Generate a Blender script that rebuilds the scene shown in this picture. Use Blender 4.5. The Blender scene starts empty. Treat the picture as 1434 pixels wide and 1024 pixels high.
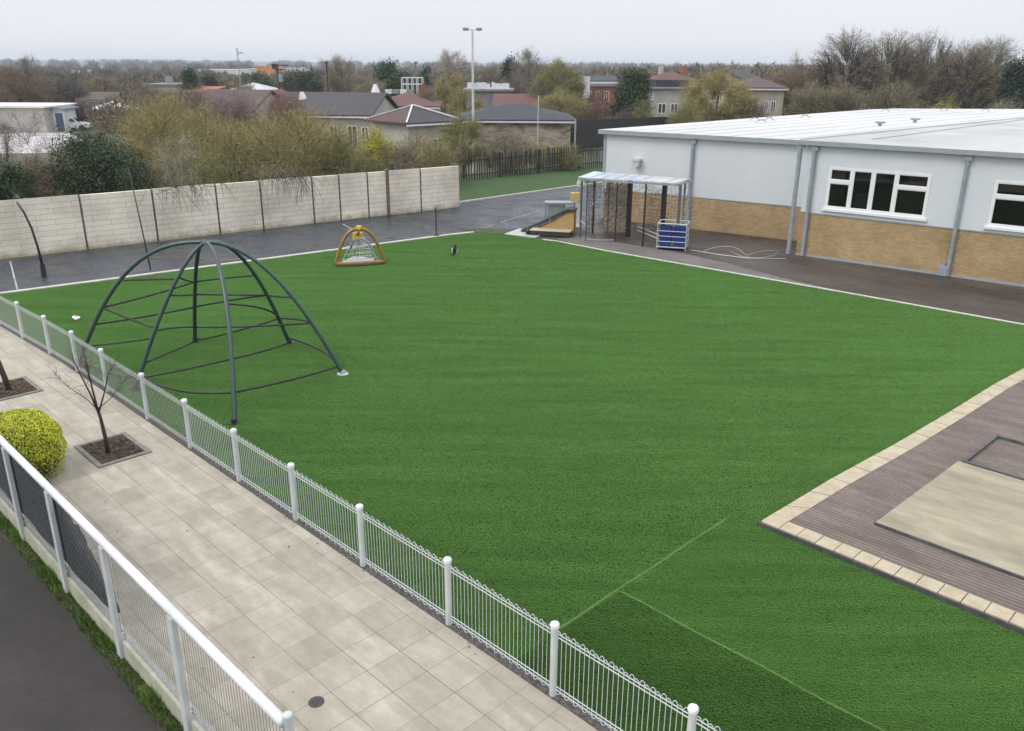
import bpy, math, random
import numpy as np
from mathutils import Vector

rnd = random.Random(7)
SC = bpy.context.scene
COL = SC.collection

# ------------------------------------------------------------------ camera survey
# World: X runs along the bow-top fence (towards the right), Y away from it across the lawn.
CX, CY, F = 717.0, 512.0, 1180.0
PITCH = math.atan((512 - 90) / F)
ROLL = math.radians(.35)
H = 8.0
S = math.sqrt(.5)

def ray(px, py):
    x = px - CX; y = CY - py
    X = x * math.cos(ROLL) - y * math.sin(ROLL); Y = x * math.sin(ROLL) + y * math.cos(ROLL)
    d = (X, Y * math.sin(PITCH) + F * math.cos(PITCH), Y * math.cos(PITCH) - F * math.sin(PITCH))
    return Vector(((d[0] - d[1]) * S, (d[0] + d[1]) * S, d[2])) / d[1]
O = Vector((0, 0, H))
def G(px, py, z=0.0):                     # surveyed point on the level z
    d = ray(px, py); return O + d * ((z - H) / d.z)
def D(px, py, dep):                       # surveyed point at a forward distance
    return O + ray(px, py) * dep
CAMX = Vector((S, S, 0)); CAMF = Vector((-S, S, 0))

# ------------------------------------------------------------------ helpers
class MB:
    def __init__(s): s.v = []; s.f = []; s.m = []
    def add(s, vs, fs, m=0):
        b = len(s.v); s.v += [tuple(p) for p in vs]
        s.f += [tuple(b + i for i in f) for f in fs]; s.m += [m] * len(fs)
    def box(s, c, size, rz=0.0, m=0, ex=None, ey=None):
        hx, hy, hz = size[0] / 2, size[1] / 2, size[2] / 2
        ca, sa = math.cos(rz), math.sin(rz); vs = []
        for z in (-hz, hz):
            for x, y in ((-hx, -hy), (hx, -hy), (hx, hy), (-hx, hy)):
                vs.append((c[0] + x * ca - y * sa, c[1] + x * sa + y * ca, c[2] + z))
        s.add(vs, [(3, 2, 1, 0), (4, 5, 6, 7), (0, 1, 5, 4), (1, 2, 6, 5), (2, 3, 7, 6), (3, 0, 4, 7)], m)
    def bar(s, a, b, w, h, m=0):          # box between two points, w across (level), h up
        a = Vector(a); b = Vector(b); d = (b - a).normalized()
        x = d.cross(Vector((0, 0, 1)))
        x = Vector((1, 0, 0)) if x.length < 1e-4 else x.normalized()
        y = x.cross(d); vs = []
        for p in (a, b):
            for i, j in ((-1, -1), (1, -1), (1, 1), (-1, 1)):
                vs.append(p + x * (i * w / 2) + y * (j * h / 2))
        s.add(vs, [(3, 2, 1, 0), (4, 5, 6, 7), (0, 1, 5, 4), (1, 2, 6, 5), (2, 3, 7, 6), (3, 0, 4, 7)], m)
    def tube(s, pts, r, n=6, m=0, cap=True):
        pts = [Vector(p) for p in pts]; k = len(pts)
        rs = r if isinstance(r, (list, tuple)) else [r] * k
        d0 = (pts[1] - pts[0]).normalized()
        ref = Vector((0, 0, 1)) if abs(d0.z) < .9 else Vector((1, 0, 0))
        x = d0.cross(ref).normalized(); vs = []
        for i, p in enumerate(pts):
            d = (pts[min(i + 1, k - 1)] - pts[max(i - 1, 0)])
            d = d.normalized() if d.length > 1e-9 else d0
            x = (x - d * x.dot(d)); x = x.normalized() if x.length > 1e-6 else d.cross(ref).normalized()
            y = d.cross(x)
            for j in range(n):
                a = 2 * math.pi * j / n
                vs.append(p + (x * math.cos(a) + y * math.sin(a)) * rs[i])
        fs = [(i * n + j, i * n + (j + 1) % n, (i + 1) * n + (j + 1) % n, (i + 1) * n + j) for i in range(k - 1) for j in range(n)]
        if cap: fs += [tuple(range(n - 1, -1, -1)), tuple((k - 1) * n + j for j in range(n))]
        s.add(vs, fs, m)
    def prism(s, poly, z0, z1, m=0):      # level polygon (ccw) from z0 to z1
        n = len(poly)
        vs = [(p[0], p[1], z0) for p in poly] + [(p[0], p[1], z1) for p in poly]
        s.add(vs, [tuple(range(n - 1, -1, -1)), tuple(range(n, 2 * n))] + [(i, (i + 1) % n, n + (i + 1) % n, n + i) for i in range(n)], m)
    def sheet(s, poly, z, m=0): s.add([(p[0], p[1], z) for p in poly], [tuple(range(len(poly)))], m)
    def strip(s, pts, w, z, m=0):         # flat ribbon along points
        pts = [Vector((p[0], p[1], 0)) for p in pts]; vs = []
        for i, p in enumerate(pts):
            d = (pts[min(i + 1, len(pts) - 1)] - pts[max(i - 1, 0)]).normalized(); nrm = Vector((-d.y, d.x, 0))
            a = p + nrm * w / 2; b = p - nrm * w / 2
            vs += [(a.x, a.y, z), (b.x, b.y, z)]
        s.add(vs, [(2 * i, 2 * i + 1, 2 * i + 3, 2 * i + 2) for i in range(len(pts) - 1)], m)
    def kerb(s, pts, w, z0, z1, m=0):
        pts = [Vector((p[0], p[1], 0)) for p in pts]
        for a, b in zip(pts[:-1], pts[1:]):
            d = (b - a).normalized(); nrm = Vector((-d.y, d.x, 0)) * w / 2
            s.prism([a - nrm, b - nrm, b + nrm, a + nrm], z0, z1, m)
    def dome(s, c, r, hgt, n=10, k=3, m=0):
        vs = []; fs = []
        for i in range(k):
            a = i / k * math.pi / 2
            for j in range(n):
                t = 2 * math.pi * j / n
                vs.append((c[0] + r * math.cos(a) * math.cos(t), c[1] + r * math.cos(a) * math.sin(t), c[2] + hgt * math.sin(a)))
        vs.append((c[0], c[1], c[2] + hgt))
        for i in range(k - 1):
            for j in range(n): fs.append((i * n + j, i * n + (j + 1) % n, (i + 1) * n + (j + 1) % n, (i + 1) * n + j))
        for j in range(n): fs.append(((k - 1) * n + j, (k - 1) * n + (j + 1) % n, k * n))
        fs.append(tuple(range(n - 1, -1, -1)))
        s.add(vs, fs, m)
    def build(s, name, mats, parent=None, origin=None, smooth=False, label=None):
        o = mesh_obj(name, s.v, s.f, mats, parent, origin, smooth, s.m)
        if label: o['label'] = label
        return o

ROOT = {}
def mesh_obj(name, v, f, mats, parent=None, origin=None, smooth=False, mi=None):
    if not isinstance(mats, (list, tuple)): mats = [mats]
    if parent is not None: org = ROOT[parent.name]
    else: org = Vector(origin) if origin is not None else Vector((0, 0, 0))
    me = bpy.data.meshes.new(name)
    if isinstance(v, np.ndarray):
        v = v - np.array(org)
        me.vertices.add(len(v)); me.vertices.foreach_set('co', v.astype(np.float32).ravel())
        k = f.shape[1]
        me.loops.add(f.size); me.loops.foreach_set('vertex_index', f.astype(np.int32).ravel())
        me.polygons.add(len(f)); me.polygons.foreach_set('loop_start', np.arange(0, f.size, k, dtype=np.int32))
        me.polygons.foreach_set('loop_total', np.full(len(f), k, dtype=np.int32))
        me.update(calc_edges=True)
    else:
        me.from_pydata([(p[0] - org.x, p[1] - org.y, p[2] - org.z) for p in v], [], f)
    for m in mats: me.materials.append(m)
    if mi and len(mats) > 1: me.polygons.foreach_set('material_index', mi)
    if smooth: me.polygons.foreach_set('use_smooth', [True] * len(me.polygons))
    me.update()
    o = bpy.data.objects.new(name, me); COL.objects.link(o)
    if parent is not None: o.parent = parent
    else: o.location = org
    ROOT[o.name] = org
    return o

def tag(o, label, cat, group=None):
    o['label'] = label; o['category'] = cat
    if group: o['group'] = group
    return o
def thing(name, label, cat, loc, group=None):
    o = bpy.data.objects.new(name, None); COL.objects.link(o)
    o.location = loc; o.empty_display_size = .1; ROOT[o.name] = Vector(loc)
    return tag(o, label, cat, group)
def struct(o, kind='structure'):
    o['kind'] = kind; return o

# ------------------------------------------------------------------ materials
def newmat(name):
    m = bpy.data.materials.new(name); m.use_nodes = True
    nt = m.node_tree; b = nt.nodes['Principled BSDF']
    return m, nt, b
def N(nt, typ, **kw):
    n = nt.nodes.new(typ)
    for k, v in kw.items():
        if k.startswith('i_'):
            n.inputs[k[2:].replace('_', ' ')].default_value = v
        else: setattr(n, k, v)
    return n
def ramp(nt, fac, stops):
    r = nt.nodes.new('ShaderNodeValToRGB'); e = r.color_ramp.elements
    while len(e) < len(stops): e.new(.5)
    for el, (p, c) in zip(e, stops):
        el.position = p; el.color = (*c, 1) if len(c) == 3 else c
    nt.links.new(fac, r.inputs[0]); return r.outputs[0]
def mix(nt, fac, a, b, typ='MIX'):
    n = N(nt, 'ShaderNodeMix', data_type='RGBA', blend_type=typ)
    for sock, val in ((n.inputs[0], fac), (n.inputs[6], a), (n.inputs[7], b)):
        if hasattr(val, 'is_output'): nt.links.new(val, sock)
        elif isinstance(val, (int, float)): sock.default_value = val
        else: sock.default_value = (*val, 1)
    return n.outputs[2]
def noise(nt, vec, scale, detail=4, rough=.55, dist=0.0):
    n = N(nt, 'ShaderNodeTexNoise', i_Scale=scale, i_Detail=detail, i_Roughness=rough, i_Distortion=dist)
    if vec is not None: nt.links.new(vec, n.inputs['Vector'])
    return n.outputs['Fac']
def pos(nt, scale=None, rot=0.0, loc=(0, 0, 0)):
    g = N(nt, 'ShaderNodeNewGeometry').outputs['Position']
    if scale is None and not rot and loc == (0, 0, 0): return g
    m = N(nt, 'ShaderNodeMapping'); nt.links.new(g, m.inputs['Vector'])
    m.inputs['Scale'].default_value = scale or (1, 1, 1); m.inputs['Rotation'].default_value = (0, 0, rot); m.inputs['Location'].default_value = loc
    return m.outputs[0]
def objc(nt): return N(nt, 'ShaderNodeTexCoord').outputs['Object']
def bump(nt, b, h, strength=.3, dist=.02):
    n = N(nt, 'ShaderNodeBump', i_Strength=strength, i_Distance=dist)
    nt.links.new(h, n.inputs['Height']); nt.links.new(n.outputs[0], b.inputs['Normal'])
def MAT(name, c, c2=None, scale=3.0, rough=.7, bmp=0.0, bscale=60, metal=0.0, world=True, lo=.35, hi=.65, spec=None, dirt=.12, sc3=None):
    m, nt, b = newmat(name)
    vec = pos(nt, sc3) if world else objc(nt)
    c2 = c2 or tuple(x * .75 for x in c)
    col = ramp(nt, noise(nt, vec, scale, 6, .62), [(lo, c), (hi, c2)])
    if dirt:
        f = noise(nt, vec, scale * 9, 4, .7)
        f = ramp(nt, f, [(.3, (1 - dirt,) * 3), (.7, (1 + dirt,) * 3)])
        col = mix(nt, 1.0, col, f, 'MULTIPLY')
    nt.links.new(col, b.inputs['Base Color'])
    b.inputs['Roughness'].default_value = rough; b.inputs['Metallic'].default_value = metal
    if spec is not None: b.inputs['Specular IOR Level'].default_value = spec
    if bmp: bump(nt, b, noise(nt, vec, bscale, 4, .6), bmp, .01)
    return m
def FOL(name, c, c2, var=.35, rough=.75, scale=.6):     # leaves and twigs: clumps plus a shift per leaf
    m, nt, b = newmat(name)
    g = N(nt, 'ShaderNodeNewGeometry')
    col = ramp(nt, noise(nt, g.outputs['Position'], scale, 3, .6), [(.35, c), (.65, c2)])
    f = ramp(nt, g.outputs['Random Per Island'], [(0, (1 - var,) * 3), (1, (1 + var,) * 3)])
    nt.links.new(mix(nt, 1.0, col, f, 'MULTIPLY'), b.inputs['Base Color'])
    b.inputs['Roughness'].default_value = rough; b.inputs['Specular IOR Level'].default_value = .25
    return m
def BRICK(name, axis, c1, c2, mort, bw, rh, ms=.012, rough=.85, bias=0.0, stain=None, ang=0.0, bmp=.4, big=None):
    m, nt, b = newmat(name)
    p = pos(nt, None, ang); sx = N(nt, 'ShaderNodeSeparateXYZ'); nt.links.new(p, sx.inputs[0])
    cb = N(nt, 'ShaderNodeCombineXYZ'); nt.links.new(sx.outputs[axis], cb.inputs[0]); nt.links.new(sx.outputs[2], cb.inputs[1])
    br = N(nt, 'ShaderNodeTexBrick', i_Scale=1.0, i_Brick_Width=bw, i_Row_Height=rh, i_Mortar_Size=ms, i_Mortar_Smooth=.3, i_Bias=bias)
    br.offset = .5
    br.inputs['Color1'].default_value = (*c1, 1); br.inputs['Color2'].default_value = (*c2, 1); br.inputs['Mortar'].default_value = (*mort, 1)
    nt.links.new(cb.outputs[0], br.inputs['Vector'])
    g = pos(nt)
    f = ramp(nt, noise(nt, g, 1.1 if not big else big, 6, .65), [(.3, (.72, .72, .70)), (.62, (1.1, 1.1, 1.1))])
    col = mix(nt, 1.0, br.outputs['Color'], f, 'MULTIPLY')
    f2 = ramp(nt, noise(nt, g, 22, 4, .7), [(.3, (.86,) * 3), (.7, (1.12,) * 3)])
    col = mix(nt, 1.0, col, f2, 'MULTIPLY')
    if stain:                              # dirt splashed up from the ground: colour, height
        mr = N(nt, 'ShaderNodeMath', operation='MULTIPLY_ADD'); nt.links.new(noise(nt, g, 1.6, 5, .7), mr.inputs[0]); mr.inputs[1].default_value = stain[1] * 2; mr.inputs[2].default_value = -stain[1] * .45
        sb = N(nt, 'ShaderNodeMath', operation='SUBTRACT'); nt.links.new(mr.outputs[0], sb.inputs[0]); nt.links.new(sx.outputs[2], sb.inputs[1])
        fac = ramp(nt, sb.outputs[0], [(0, (0, 0, 0)), (.25, (.6,) * 3)])
        col = mix(nt, fac, col, stain[0])
    nt.links.new(col, b.inputs['Base Color']); b.inputs['Roughness'].default_value = rough
    iv = N(nt, 'ShaderNodeMath', operation='MULTIPLY_ADD'); nt.links.new(br.outputs['Fac'], iv.inputs[0]); iv.inputs[1].default_value = -1.0; nt.links.new(noise(nt, g, 40, 3), iv.inputs[2])
    bump(nt, b, iv.outputs[0], bmp, .012)
    return m

def turf_mat(name, dark, light, pile):
    m, nt, b = newmat(name)
    g = pos(nt)
    def streak(ang, lx, ly):
        m_ = N(nt, 'ShaderNodeMapping', vector_type='TEXTURE'); nt.links.new(g, m_.inputs['Vector'])
        m_.inputs['Rotation'].default_value = (0, 0, ang); m_.inputs['Scale'].default_value = (lx, ly, 1); return m_.outputs[0]
    big = noise(nt, streak(math.radians(38), 9, 2.2), 1.0, 4, .6)
    mid = noise(nt, streak(math.radians(44), 4.5, .5), 1.0, 5, .62)
    fine = noise(nt, g, 26, 3, .7)
    vf = noise(nt, g, 95, 2, .7)
    col = ramp(nt, big, [(.3, dark), (.7, light)])
    col = mix(nt, 1.0, col, ramp(nt, mid, [(.3, (.80,) * 3), (.7, (1.2,) * 3)]), 'MULTIPLY')
    col = mix(nt, 1.0, col, ramp(nt, fine, [(.25, (.80, .82, .78)), (.75, (1.2, 1.16, 1.2))]), 'MULTIPLY')
    col = mix(nt, 1.0, col, ramp(nt, vf, [(.25, (.72, .74, .7)), (.75, (1.28, 1.24, 1.28))]), 'MULTIPLY')
    nt.links.new(col, b.inputs['Base Color'])
    b.inputs['Roughness'].default_value = .9; b.inputs['Specular IOR Level'].default_value = 0
    lean = N(nt, 'ShaderNodeMapRange'); nt.links.new(mid, lean.inputs['Value']); lean.inputs['From Min'].default_value = .34; lean.inputs['From Max'].default_value = .66; lean.inputs['To Min'].default_value = pile * .8; lean.inputs['To Max'].default_value = min(1.0, pile * 1.06)
    nt.links.new(lean.outputs[0], b.inputs['Sheen Weight']); b.inputs['Sheen Roughness'].default_value = .2
    b.inputs['Sheen Tint'].default_value = (.48, .95, .25, 1)
    ad = N(nt, 'ShaderNodeMath', operation='ADD'); nt.links.new(vf, ad.inputs[0]); nt.links.new(fine, ad.inputs[1])
    bump(nt, b, ad.outputs[0], .8, .03)
    return m

def paver_mat():
    m, nt, b = newmat('concrete pavers')
    sp = .595
    mp = pos(nt, (1 / sp, 1 / sp, 1), 0, (7.06 / sp + .0, -6.6 / sp + 20, 0))
    sx = N(nt, 'ShaderNodeSeparateXYZ'); nt.links.new(mp, sx.inputs[0])
    outs = []
    for i, wd in ((0, .0075), (1, .011)):
        fr = N(nt, 'ShaderNodeMath', operation='FRACT'); nt.links.new(sx.outputs[i], fr.inputs[0])
        pp = N(nt, 'ShaderNodeMath', operation='PINGPONG'); nt.links.new(sx.outputs[i], pp.inputs[0]); pp.inputs[1].default_value = .5
        lt = N(nt, 'ShaderNodeMath', operation='LESS_THAN'); nt.links.new(pp.outputs[0], lt.inputs[0]); lt.inputs[1].default_value = wd
        outs.append(lt.outputs[0])
    g = pos(nt)
    # some joints are filled flush and fade out
    keep = ramp(nt, noise(nt, g, .55, 2), [(.34, (.4,) * 3), (.56, (1,) * 3)])
    mx = N(nt, 'ShaderNodeMath', operation='MAXIMUM'); nt.links.new(outs[0], mx.inputs[0]); nt.links.new(outs[1], mx.inputs[1])
    jm = N(nt, 'ShaderNodeMath', operation='MULTIPLY'); nt.links.new(mx.outputs[0], jm.inputs[0]); nt.links.new(keep, jm.inputs[1])
    fl = N(nt, 'ShaderNodeVectorMath', operation='FLOOR'); nt.links.new(mp, fl.inputs[0])
    wn = N(nt, 'ShaderNodeTexWhiteNoise'); nt.links.new(fl.outputs[0], wn.inputs['Vector'])
    col = ramp(nt, noise(nt, pos(nt, (.45, 1.9, 1), -.5), 1.4, 5, .62, .4), [(.3, (.27, .242, .19)), (.52, (.33, .30, .243)), (.72, (.42, .39, .325))])
    col = mix(nt, 1.0, col, ramp(nt, noise(nt, g, 3.5, 6, .7), [(.3, (.86, .85, .83)), (.7, (1.1, 1.1, 1.1))]), 'MULTIPLY')
    col = mix(nt, 1.0, col, ramp(nt, wn.outputs['Value'], [(0, (.9, .89, .87)), (1, (1.08, 1.08, 1.08))]), 'MULTIPLY')
    col = mix(nt, 1.0, col, ramp(nt, noise(nt, g, 70, 3, .7), [(.3, (.92,) * 3), (.7, (1.07,) * 3)]), 'MULTIPLY')
    spots = ramp(nt, noise(nt, g, 9, 2, .5), [(.72, (0, 0, 0)), (.8, (.35,) * 3)])
    col = mix(nt, spots, col, (.2, .19, .15))
    col = mix(nt, jm.outputs[0], col, (.13, .12, .1))
    nt.links.new(col, b.inputs['Base Color']); b.inputs['Roughness'].default_value = .62
    iv = N(nt, 'ShaderNodeMath', operation='MULTIPLY_ADD'); nt.links.new(jm.outputs[0], iv.inputs[0]); iv.inputs[1].default_value = -1; nt.links.new(noise(nt, g, 50, 3), iv.inputs[2])
    bump(nt, b, iv.outputs[0], .25, .01)
    return m

def asphalt_mat(name, c, c2, wet=.0, scale=.5, speck=.5):
    m, nt, b = newmat(name); g = pos(nt)
    big = noise(nt, pos(nt, (.7, 1.6, 1), .9), scale, 6, .62)
    col = ramp(nt, big, [(.34, c), (.66, c2)])
    col = mix(nt, 1.0, col, ramp(nt, noise(nt, g, 4, 5, .7), [(.3, (.84,) * 3), (.7, (1.16,) * 3)]), 'MULTIPLY')
    col = mix(nt, 1.0, col, ramp(nt, noise(nt, g, 85, 3, .8), [(.3, (1 - speck,) * 3), (.7, (1 + speck,) * 3)]), 'MULTIPLY')
    chips = ramp(nt, noise(nt, g, 38, 1, .5), [(.74, (0, 0, 0)), (.78, (.5,) * 3)])
    col = mix(nt, chips, col, tuple(min(1, x * 3.2) for x in c2))
    nt.links.new(col, b.inputs['Base Color'])
    if wet:
        rr = ramp(nt, noise(nt, g, .6, 5, .65), [(.35, (.62 - wet * .4,) * 3), (.65, (.8 - wet * .15,) * 3)])
        nt.links.new(rr, b.inputs['Roughness'])
    else: b.inputs['Roughness'].default_value = .85
    bump(nt, b, noise(nt, g, 85, 3, .8), .35, .008)
    return m

M = {}
M['turf'] = turf_mat('turf pile', (.0058, .0215, .0026), (.0088, .0300, .0035), .95)
M['turf_light'] = turf_mat('turf pile paler batch', (.0115, .0335, .0050), (.0150, .042, .0068), .75)
M['turf_dark'] = turf_mat('turf pile darker batch', (.0042, .0165, .0020), (.0064, .0225, .0028), .7)
M['seam'] = turf_mat('turf seam', (.085, .15, .048), (.11, .175, .06), .5)
M['bank'] = MAT('meadow grass', (.018, .055, .009), (.030, .075, .013), 1.5, .9, .6, 60)
M['paver'] = paver_mat()
M['alley'] = asphalt_mat('alley asphalt', (.023, .019, .018), (.042, .035, .033), 0, .35, .35)
M['court'] = asphalt_mat('wet court asphalt', (.014, .018, .025), (.040, .047, .060), 1.1, .18, .25)
M['apron'] = asphalt_mat('brown asphalt', (.034, .025, .021), (.075, .06, .051), .75, .33, .3)
M['apron_pale'] = asphalt_mat('pale asphalt', (.105, .092, .084), (.165, .148, .136), .4, .4, .2)
M['kerb'] = MAT('kerb concrete', (.42, .40, .36), (.55, .53, .49), 2.5, .8, .2)
M['edging'] = MAT('white edging', (.55, .53, .5), (.68, .66, .63), 3, .7)
M['gravel'] = MAT('dark gravel', (.035, .032, .03), (.11, .10, .09), 18, .95, .8, 40)
M['ground'] = MAT('rough ground', (.05, .055, .028), (.10, .085, .05), .02, .95, 0, 60, lo=.4, hi=.6, dirt=.3)
M['white'] = MAT('white powder coat', (.74, .75, .76), (.66, .67, .68), 6, .35, dirt=.05)
M['wire'] = MAT('white coated wire', (.58, .6, .61), (.46, .48, .49), 20, .4, dirt=.1)
M['galv'] = MAT('galvanised bar', (.42, .43, .43), (.55, .56, .56), 14, .42, metal=.3, dirt=.1)
M['nearbar'] = MAT('weathered bar', (.20, .21, .21), (.30, .31, .31), 14, .42, dirt=.1)
M['grey_post'] = MAT('pale grey post paint', (.46, .485, .49), (.56, .585, .59), 3, .4, dirt=.06)
M['dwarf'] = MAT('mossy concrete', (.44, .42, .36), (.30, .31, .2), 2.2, .85, .4, 40)
M['dark_green_steel'] = MAT('green steel', (.022, .052, .045), (.035, .07, .062), 8, .3, dirt=.08)
M['black_rope'] = MAT('black rope', (.012, .011, .013), (.03, .028, .03), 30, .7, .4, 120)
M['black'] = MAT('black steel', (.012, .012, .013), (.02, .02, .022), 10, .45)
M['gold'] = MAT('ochre tube', (.29, .17, .03), (.21, .12, .024), 5, .4)
M['yellow'] = MAT('yellow plastic', (.72, .47, .03), (.65, .4, .03), 6, .4)
M['plywood'] = MAT('plywood', (.48, .31, .12), (.38, .24, .09), 4, .6)
M['rubber'] = MAT('dark rubber', (.025, .024, .022), (.04, .038, .034), 8, .7)
M['paleblock'] = BRICK('pale block', 1, (.76, .70, .59), (.69, .635, .53), (.32, .29, .235), 1.5, .24, .0085, stain=((.2, .19, .1), .45), bmp=.25, big=.5)
M['slot'] = MAT('dark steel channel', (.045, .042, .038), (.10, .09, .078), 8, .6)
M['brownpost'] = MAT('weathered timber', (.2, .13, .085), (.12, .08, .05), 5, .8)
M['buff'] = BRICK('buff brick', 0, (.45, .32, .165), (.355, .248, .122), (.24, .18, .11), .215, .075, .0075, stain=((.13, .10, .065), .2), bmp=.3, big=.7)
M['clad'] = MAT('pale grey cladding', (.60, .635, .66), (.565, .60, .625), .35, .38, dirt=.025)
M['trim'] = MAT('grey trim', (.25, .285, .31), (.31, .34, .36), 3, .45, dirt=.08)
M['pipe'] = MAT('grey pipe paint', (.225, .255, .28), (.30, .335, .36), 4, .4, dirt=.12)
M['upvc'] = MAT('white window plastic', (.76, .77, .77), (.7, .71, .71), 4, .3, dirt=.04)
M['roof_white'] = MAT('white roof sheet', (.56, .56, .555), (.46, .465, .465), .3, .5, dirt=.04, sc3=(1, .35, 1))
M['roof_grey'] = MAT('grey roof membrane', (.30, .31, .305), (.46, .47, .465), .16, .5, dirt=.05)
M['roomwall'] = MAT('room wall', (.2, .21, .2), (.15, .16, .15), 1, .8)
M['curtain'] = MAT('green curtain', (.3, .31, .27), (.2, .21, .18), 6, .8, sc3=(6, 6, .3))
M['soil'] = MAT('bark soil', (.035, .022, .015), (.085, .055, .035), 14, .95, .9, 40)
M['pitframe'] = MAT('pit stone edge', (.13, .125, .11), (.2, .19, .165), 6, .8)
M['bark'] = MAT('grey bark', (.085, .072, .055), (.05, .042, .034), 4, .9, .5, 30, world=False)
M['bark_dark'] = MAT('dark bark', (.03, .024, .02), (.055, .043, .035), 5, .9, .5, 30, world=False)
M['bark_pale'] = MAT('pale bark', (.26, .24, .19), (.16, .145, .115), 4, .9, .4, 30, world=False)
M['patio'] = None
M['cream'] = MAT('cream paver', (.43, .37, .265), (.34, .285, .2), 4, .75, .2)
M['sandslab'] = MAT('sandy concrete', (.33, .29, .21), (.215, .188, .135), 1.2, .8, .2, 60, sc3=(.5, 1.8, 1))
M['dark_edge'] = MAT('dark edge', (.05, .05, .052), (.09, .09, .09), 5, .6)
M['drain'] = MAT('cast iron', (.035, .033, .036), (.06, .055, .055), 20, .6)
M['netting'] = MAT('navy windbreak cloth', (.006, .009, .016), (.018, .023, .03), 2.5, .95, spec=.05)
M['blue'] = MAT('blue plastic', (.008, .028, .15), (.014, .045, .22), 5, .4)
M['polycarb'] = MAT('clouded roof sheet', (.50, .54, .58), (.30, .36, .44), 2.2, .25)
M['stonepanel'] = MAT('stone effect panel', (.48, .41, .31), (.22, .18, .13), 9, .9, .8, 20, lo=.3, hi=.7)
M['bluegrey'] = MAT('blue grey boarding', (.2, .23, .27), (.26, .29, .33), 3, .5)
M['hoard'] = MAT('dark brown boarding', (.022, .019, .018), (.032, .028, .026), 1.5, .7)
M['pal'] = MAT('black palisade paint', (.006, .007, .008), (.014, .016, .017), 6, .55)
M['lampgrey'] = MAT('galvanised mast', (.5, .52, .54), (.6, .62, .63), 3, .4, metal=.2)
def glass_mat():
    m, nt, b = newmat('window glass')
    nt.nodes.remove(b)
    tr = N(nt, 'ShaderNodeBsdfTransparent'); tr.inputs[0].default_value = (.46, .48, .5, 1)
    gl = N(nt, 'ShaderNodeBsdfGlossy', i_Roughness=.02); gl.inputs[0].default_value = (1, 1, 1, 1)
    fr = N(nt, 'ShaderNodeFresnel', i_IOR=1.5); mxs = N(nt, 'ShaderNodeMixShader')
    nt.links.new(fr.outputs[0], mxs.inputs[0]); nt.links.new(tr.outputs[0], mxs.inputs[1]); nt.links.new(gl.outputs[0], mxs.inputs[2])
    nt.links.new(mxs.outputs[0], nt.nodes['Material Output'].inputs[0]); return m
M['glass'] = glass_mat()
M['farglass'] = MAT('dark far glass', (.03, .035, .04), (.07, .08, .09), 2, .15)
def patio_mat():
    m, nt, b = newmat('ridged deck blocks')
    g = pos(nt)
    mp = pos(nt, (.14, 1, 1), math.radians(-4))
    w = N(nt, 'ShaderNodeTexWave', wave_type='BANDS', bands_direction='Y', i_Scale=3.3, i_Distortion=1.2, i_Detail=2.0); w.inputs['Detail Scale'].default_value = 2.0
    nt.links.new(mp, w.inputs['Vector'])
    col = ramp(nt, noise(nt, pos(nt, (.6, 2.5, 1)), 1.3, 6, .65), [(.32, (.105, .08, .066)), (.68, (.20, .16, .135))])
    col = mix(nt, 1.0, col, ramp(nt, noise(nt, g, 14, 4, .7), [(.3, (.8,) * 3), (.7, (1.2,) * 3)]), 'MULTIPLY')
    col = mix(nt, ramp(nt, w.outputs['Fac'], [(.06, (.8,) * 3), (.34, (0, 0, 0))]), col, (.055, .042, .038))
    nt.links.new(col, b.inputs['Base Color']); b.inputs['Roughness'].default_value = .8
    bump(nt, b, w.outputs['Fac'], .5, .02); return m
M['patio'] = patio_mat()
def TILE(name, c1, c2):
    m, nt, b = newmat(name); g = pos(nt)
    sx = N(nt, 'ShaderNodeSeparateXYZ'); nt.links.new(g, sx.inputs[0])
    w = N(nt, 'ShaderNodeTexWave', wave_type='BANDS', bands_direction='Z', i_Scale=2.2, i_Distortion=.6, i_Detail=2.0); nt.links.new(g, w.inputs['Vector'])
    col = ramp(nt, noise(nt, g, .35, 6, .65), [(.3, c1), (.7, c2)])
    col = mix(nt, 1.0, col, ramp(nt, w.outputs['Fac'], [(.0, (.78,) * 3), (.5, (1.06,) * 3)]), 'MULTIPLY')
    col = mix(nt, 1.0, col, ramp(nt, noise(nt, g, 6, 4, .75), [(.3, (.82,) * 3), (.7, (1.2,) * 3)]), 'MULTIPLY')
    nt.links.new(col, b.inputs['Base Color']); b.inputs['Roughness'].default_value = .75; bump(nt, b, w.outputs['Fac'], .4, .03)
    return m
M['slate'] = TILE('slate tiles', (.034, .031, .036), (.052, .046, .052))
M['slate_blue'] = TILE('blue slate tiles', (.024, .026, .034), (.036, .038, .047))
M['brown_tile'] = TILE('brown tiles', (.066, .042, .036), (.09, .058, .05))
M['red_tile'] = TILE('red brown tiles', (.085, .036, .03), (.115, .05, .04))
M['orange_tile'] = TILE('orange tiles', (.34, .12, .06), (.28, .1, .06))
M['render_white'] = MAT('white render', (.46, .44, .40), (.36, .34, .3), .8, .85, sc3=(1, 1, .3))
M['render_cream'] = MAT('cream render', (.52, .45, .38), (.42, .36, .3), .8, .85, sc3=(1, 1, .3))
M['render_stain'] = MAT('stained render', (.50, .45, .37), (.2, .155, .11), 1.3, .9, sc3=(.5, .5, 1.6), lo=.38, hi=.62)
M['redbrick'] = MAT('red brick', (.34, .11, .055), (.2, .075, .05), .6, .85)
M['greyclad'] = MAT('grey far wall', (.25, .25, .26), (.17, .17, .18), .5, .7)
M['farwhite'] = MAT('white far sheet', (.66, .67, .68), (.55, .56, .57), .4, .5)
M['orange'] = MAT('orange far sheet', (.6, .25, .08), (.5, .2, .07), .4, .6)
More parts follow.
